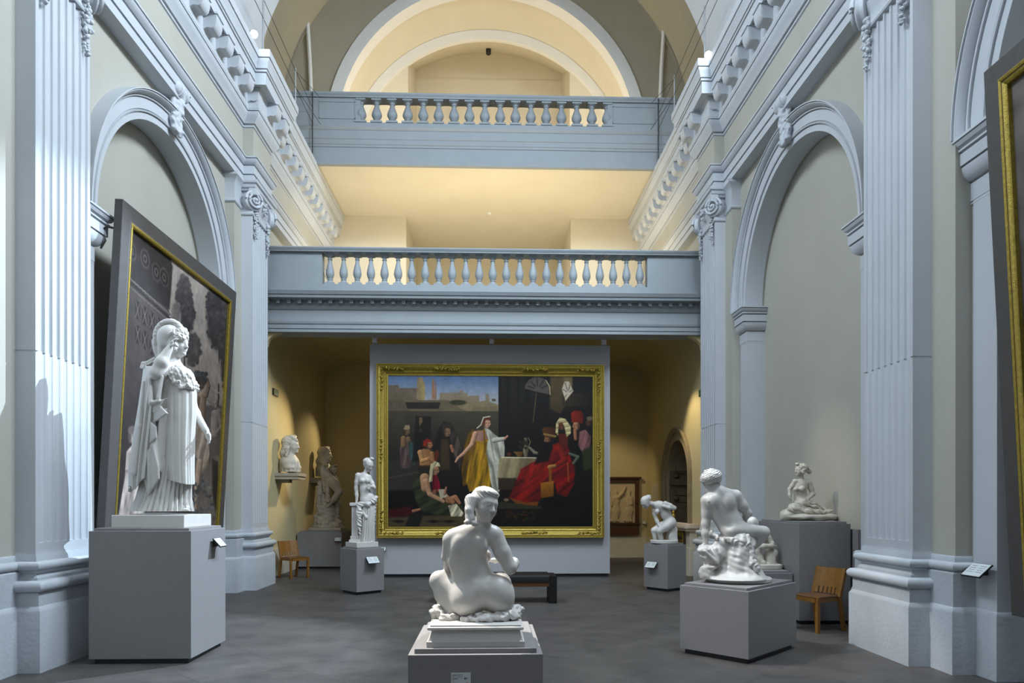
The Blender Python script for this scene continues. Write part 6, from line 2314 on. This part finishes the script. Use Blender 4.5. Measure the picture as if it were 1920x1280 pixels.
h.ell((1216.5, 930, 0), (3.8, 3, 3.8), k=2, disp=lk)
h.build('hair', M_MARBLE, t, zmin=0.915)
r = Sculpt(fr, .009)
r.cap((1260, 994, 6), (1260, 1030, 2), 10.5, 12, 4, disp=rk2)
r.ell((1247, 1029, 0), (16, 5, 14), k=5, disp=rk2)
r.chain([(1240, 1029, -8, 2.6), (1250, 1026, -12, 3), (1262, 1029, -10, 3)], 3, disp=cl2)
r.build('stump', M_MARBLE, t, zmin=0.915)
b = MB()
o = fr(1245, 1034, 0)
b.rings([[(o[0] + (.25 + e) * cos(a), 12.86 + (.24 + e) * sin(a), z) for a in np.linspace(0, 2 * pi, 40, endpoint=False)] for e, z in ((0, .868), (.008, .875), (.008, .915), (-.01, .925))])
b.build('base', M_MARBLE, t, smooth=40)


# ------------------------------------------------------------------ 7 marble busts on the wall shelves
def bust(label, Y0, ox, oy, k, seed, material):
    f0 = Frame(Y0, ox)

    class G(Frame):
        def __init__(self):
            self.Y0, self.m = Y0, f0.m * k

        def __call__(self, x, y, d=0):
            return f0(ox + (x - 543) * k, oy + (y - 885) * k, d * k)
    g = G()
    o = g(543, 885, 0)
    t = thing('bust', label, 'bust', (o[0], Y0, 2.27))
    s = Sculpt(g, .009)
    s.ell((541, 868, 0), (18, 16, 17), k=6)
    s.ell((546, 878, 0), (17, 9, 18), k=5)
    s.cap((541, 866, 0), (545, 846, 0), 8, 7.4, 5)
    s.head((546, 836, 0), 31, (.98, -.16, -.03))
    s.build('body', material, t, zmin=2.272)
    h = Sculpt(g, .008)
    h.ell((539, 829, 0), (13, 12, 14), roll=-25, k=4, disp=curls(seed, 70, .004))
    for q in ((549, 823, -3, 5), (553, 827, -3, 4), (551, 820, 3, 4), (545, 820, -6, 4.4), (555, 831, 0, 3)):
        h.ell(q[:3], (q[3], q[3], q[3]), k=2, disp=curls(seed + 1, 120, .006))
    h.chain([(534, 838, -8, 6), (530, 850, -6, 6), (530, 860, -2, 5)], 4, disp=lk)
    h.chain([(538, 842, -11, 4), (536, 856, -12, 3)], 3, disp=lk)
    h.build('hair_and_cap', material, t)
    loft('cloak', g, [(858, 540, 14, 0, 12, .4), (866, 541, 18, 0, 15, .9), (876, 542, 19, 0, 16, 1.1), (885, 542, 19, 0, 16, 1.0)], [(13, .06, .5, 3.5), (27, .03, 1, -2)], material, t, n=120)
    return t


bust('marble bust of a curly haired figure in a cap on the nearer wall shelf', 15.72, 544.5, 884, 1.0, 31, M_MARBLE2)
bust('brightly lit marble bust of a long haired figure on the farther wall shelf', 18.78, 608.5, 893, .82, 41, M_MARBLE2)

# ------------------------------------------------------------------ 8 stone group of struggling figures
fr = Frame(17.6, 615)
t = thing('statue', 'brown stone group of struggling figures on a rugged rock in the left corner', 'statue', (-4.0, 17.6, .908))
s = Sculpt(fr, .011)
s.ell((609, 884, 0), (8, 12, 8), roll=-12, k=4)
s.ell((614, 897, 0), (7.5, 11, 8), roll=-18, k=5)
s.chain([(605, 878, -5, 5), (606, 892, -7, 4.2), (608, 908, -6, 3.6), (609, 922, -6, 2.6)], 3)
s.chain([(614, 893, -2, 9.5), (625, 906, -6, 9.5), (635, 921, -8, 7)], 4)
s.chain([(636, 922, -8, 6.4), (628, 934, -8, 5.4), (618, 945, -6, 3.8), (614, 950, -8, 2.6)], 3)
s.cap((609, 876, 0), (609, 868, 0), 4, 4, 3)
s.head((609, 864, 0), 21, (.8, -.1, -.6))
s.build('body', M_STONE, t, zmin=0.985)
h = Sculpt(fr, .010)
h.ell((608, 862, 0), (7.5, 7.5, 7.5), k=2, disp=curls(51, 80, .006))
h.chain([(605, 866, 0, 5), (613, 872, -6, 3)], 3, disp=curls(52, 80, .006))
h.build('hair', M_STONE, t, zmin=0.985)
s = Sculpt(fr, .011)
s.head((624.5, 881, 8), 19, (.75, -.55, -.1))
s.cap((622, 892, 10), (623, 886, 9), 4, 3.6, 3)
s.ell((624, 903, 12), (9, 14, 8), roll=-10, k=5)
s.chain([(629, 896, 8, 4), (634, 908, 6, 3.4), (630, 918, 2, 3)], 3)
s.chain([(628, 916, 10, 7), (633, 944, 8, 5.4), (632, 962, 8, 4), (633, 981, 6, 2.8)], 4)
s.ell((628, 873.5, 8), (5, 2.4, 6), roll=-24, k=2)
s.build('second_body', M_STONE, t, zmin=0.985)
r = Sculpt(fr, .013)
rk3 = lambda x, y, z: .03 * rk(.8 * x, .8 * y, .8 * z) + .012 * fd(.6 * x, .6 * y, .6 * z)
r.cap((604, 920, 4), (610, 985, 2), 8, 19, 8, disp=rk3)
r.cap((616, 945, 4), (622, 985, 2), 9, 17, 8, disp=rk3)
r.ell((614, 988, 0), (27, 8, 22), k=6, disp=rk3)
r.ell((600, 978, -12), (7, 9, 6), k=4, disp=rk3)
r.ell((595, 968, -4), (5, 7, 6), k=4, disp=rk3)
r.build('rock', M_STONE, t, zmin=0.985)
c = Sculpt(fr, .011)
c.chain([(613, 893, -10, 3), (614, 920, -11, 4), (615, 938, -10, 5)], 3, disp=cl2)
c.chain([(601, 905, -2, 5), (599, 925, -4, 6), (597, 960, -6, 3.5), (594, 985, -8, 3)], 3, disp=cl2)
c.build('drapery', M_STONE, t, zmin=0.985)
o = fr(614, 994, 0)
MB().box(o[0] - .40, o[0] + .40, 17.27, 17.95, .908, .99).build('base', M_STONE, t, bevel=.02)

# ------------------------------------------------------------------ 9 small stone group beside the tall pedestal
fr = Frame(9.72, 1435)
t = thing('statue', 'small weathered stone group of a crouching figure clasping a rock, half hidden by the bather', 'statue', (3.85, 9.72, .698))
s = Sculpt(fr, .0065)
s.ell((1417, 1034, 0), (10, 15, 11), roll=12, k=5)
s.ell((1421, 1046, 0), (11, 10, 12), k=5)
s.cap((1424, 1022, 0), (1428, 1013, 0), 4.2, 4, 3)
s.chain([(1419, 1025, -4, 5.6), (1432, 1024, -10, 4.8), (1447, 1023, -8, 4.2), (1453, 1024, -4, 3)], 3)
s.hand((1451, 1023, -5), (1, 0, -.2), 8, palm=(0, 1, 0))
s.chain([(1420, 1050, -6, 7), (1431, 1055, -10, 5), (1434, 1059, -10, 3)], 3)
s.head((1431, 1006, 0), 19, (.85, -.3, -.4))
s.build('body', M_MARBLE2, t, zmin=0.757)
h = Sculpt(fr, .006)
h.ell((1429, 1003, 0), (7, 6.5, 7), k=2, disp=curls(61, 110, .005))
h.build('hair', M_MARBLE2, t, zmin=0.757)
r = Sculpt(fr, .0075)
r.cap((1443, 1030, 2), (1444, 1056, 0), 8, 12, 5, disp=rk2)
r.ell((1441, 1010, 2), (6, 12, 7), roll=-20, k=4, disp=rk2)
r.ell((1447, 1018, 0), (6, 5, 6), roll=30, k=3, disp=rk2)
r.ell((1452, 1035, -4), (5, 7, 5), k=3, disp=rk2)
r.chain([(1446, 1058, -8, 4), (1455, 1060, -8, 3)], 3, disp=rk2)
r.ell((1430, 1058, -2), (12, 5, 11), k=4, disp=rk2)
r.build('rock', M_MARBLE2, t, zmin=0.757)
b = MB()
o = fr(1437, 1066, 0)
b.rings([[(o[0] + (.175 + e) * math.copysign(abs(cos(a)) ** .6, cos(a)), 9.72 + (.20 + e) * math.copysign(abs(sin(a)) ** .6, sin(a)), z) for a in np.linspace(0, 2 * pi, 40, endpoint=False)] for e, z in ((0, .698), (.01, .705), (.01, .755), (-.01, .765))])
b.build('base', M_MARBLE2, t, smooth=40)

# ------------------------------------------------------------------ 10 carved figures of the framed relief
fr = Frame(YB - .06, 1165)
rel = [o for o in COL.objects if o.name == 'framed_relief'][0]
cl3 = lambda x, y, z: .005 * np.sin(110 * (x + .22 * z) + .6 * fd(.4 * x, y, .4 * z))


def relief_figure(x, arm=None):
    s = Sculpt(fr, .008)
    s.ell((x, 923, 0), (4, 5, 2.4), k=2)
    s.cap((x, 928, 0), (x, 932, 0), 2.4, 2.6, 2)
    s.ell((x, 937, 0), (7, 9, 2.6), k=3, disp=cl3)
    s.cap((x, 944, 0), (x + .5, 958, 0), 6.4, 6.8, 3, flat=.45, disp=cl3)
    s.cap((x - 1, 958, 0), (x - 2, 973, 0), 7, 7.2, 3, flat=.45, disp=cl3)
    s.cap((x - 7, 975, 0), (x + 5, 976, 0), 2, 2, 1.5)
    for a in (arm or ()):
        s.chain(a, 2)
    return s.build('carved_figure', M_REL, rel)


relief_figure(1154.5, [[(1159, 932, -1, 3.4), (1167, 924, -1, 3), (1173, 912, -1, 2)], [(1150, 934, -1, 3), (1147, 944, -1, 2.6)]])
relief_figure(1179, [[(1183, 934, -1, 3), (1184, 944, -1, 2.6), (1178, 946, -1.5, 2)]])
relief_figure(1141, [[(1145, 934, -1, 3), (1148, 946, -1, 2.4)]])
relief_figure(1126)
relief_figure(1110)


# ------------------------------------------------------------------ carved scroll keystones on the arches
class Local:
    """metres on the wall: along, up, out of the wall"""
    m = 0.74

    def __init__(self, s, yc, z0):
        self.s, self.yc, self.z0 = s, yc, z0

    def __call__(self, a, b, c=0):
        return np.array((self.s * (XW - c * .66), self.yc + a * .8, self.z0 + b * .8))


for (sd, what), tr in ARCH.items():
    yc = BAYS[1] if what == 'second' else BAYS[0]
    k = Sculpt(Local(sd, yc, 7.42), .009)
    lump = curls(71, 55, .010)
    k.cap((-.15, .36, .26), (.15, .36, .26), .135, .135, .03)
    for q in (-1, 1):
        k.chain([(q * .12, .30, .22, .06), (q * .15, .10, .22, .05), (q * .13, -.12, .18, .055), (q * .09, -.34, .20, .05)], .03, disp=lump)
    k.chain([(0, .32, .24, .13), (0, .08, .20, .12), (0, -.14, .17, .13), (0, -.32, .20, .10), (0, -.42, .28, .05), (0, -.40, .34, .03)], .05, disp=lump)
    for i, (a, b, c) in enumerate(((-.17, .02, .20), (.17, .02, .20), (-.15, -.16, .17), (.15, -.16, .17), (-.10, -.30, .20), (.10, -.30, .20), (.0, .16, .33), (.0, -.02, .31))):
        k.cap((a * .7, b + .05, c), (a * 1.15, b - .05, c + .03), .055, .04, .03, disp=lump)
    k.cap((0, .1, .02), (0, -.3, .05), .10, .10, .05)
    tr['_o'] = [0.0, 0.0, 0.0]
    k.build('keystone', M_TRIM, tr)
    for q in (-1, 1):
        v = volute(MB(), (XW - .175, yc + q * .115, 7.70), .118, (0, q, 0), .06)
        (v if sd > 0 else v.mirror()).build('keystone_scroll', M_TRIM, tr, o=(0, 0, 0), smooth=35)

for o in list(COL.objects):
    if '_o' in o:
        del o['_o']
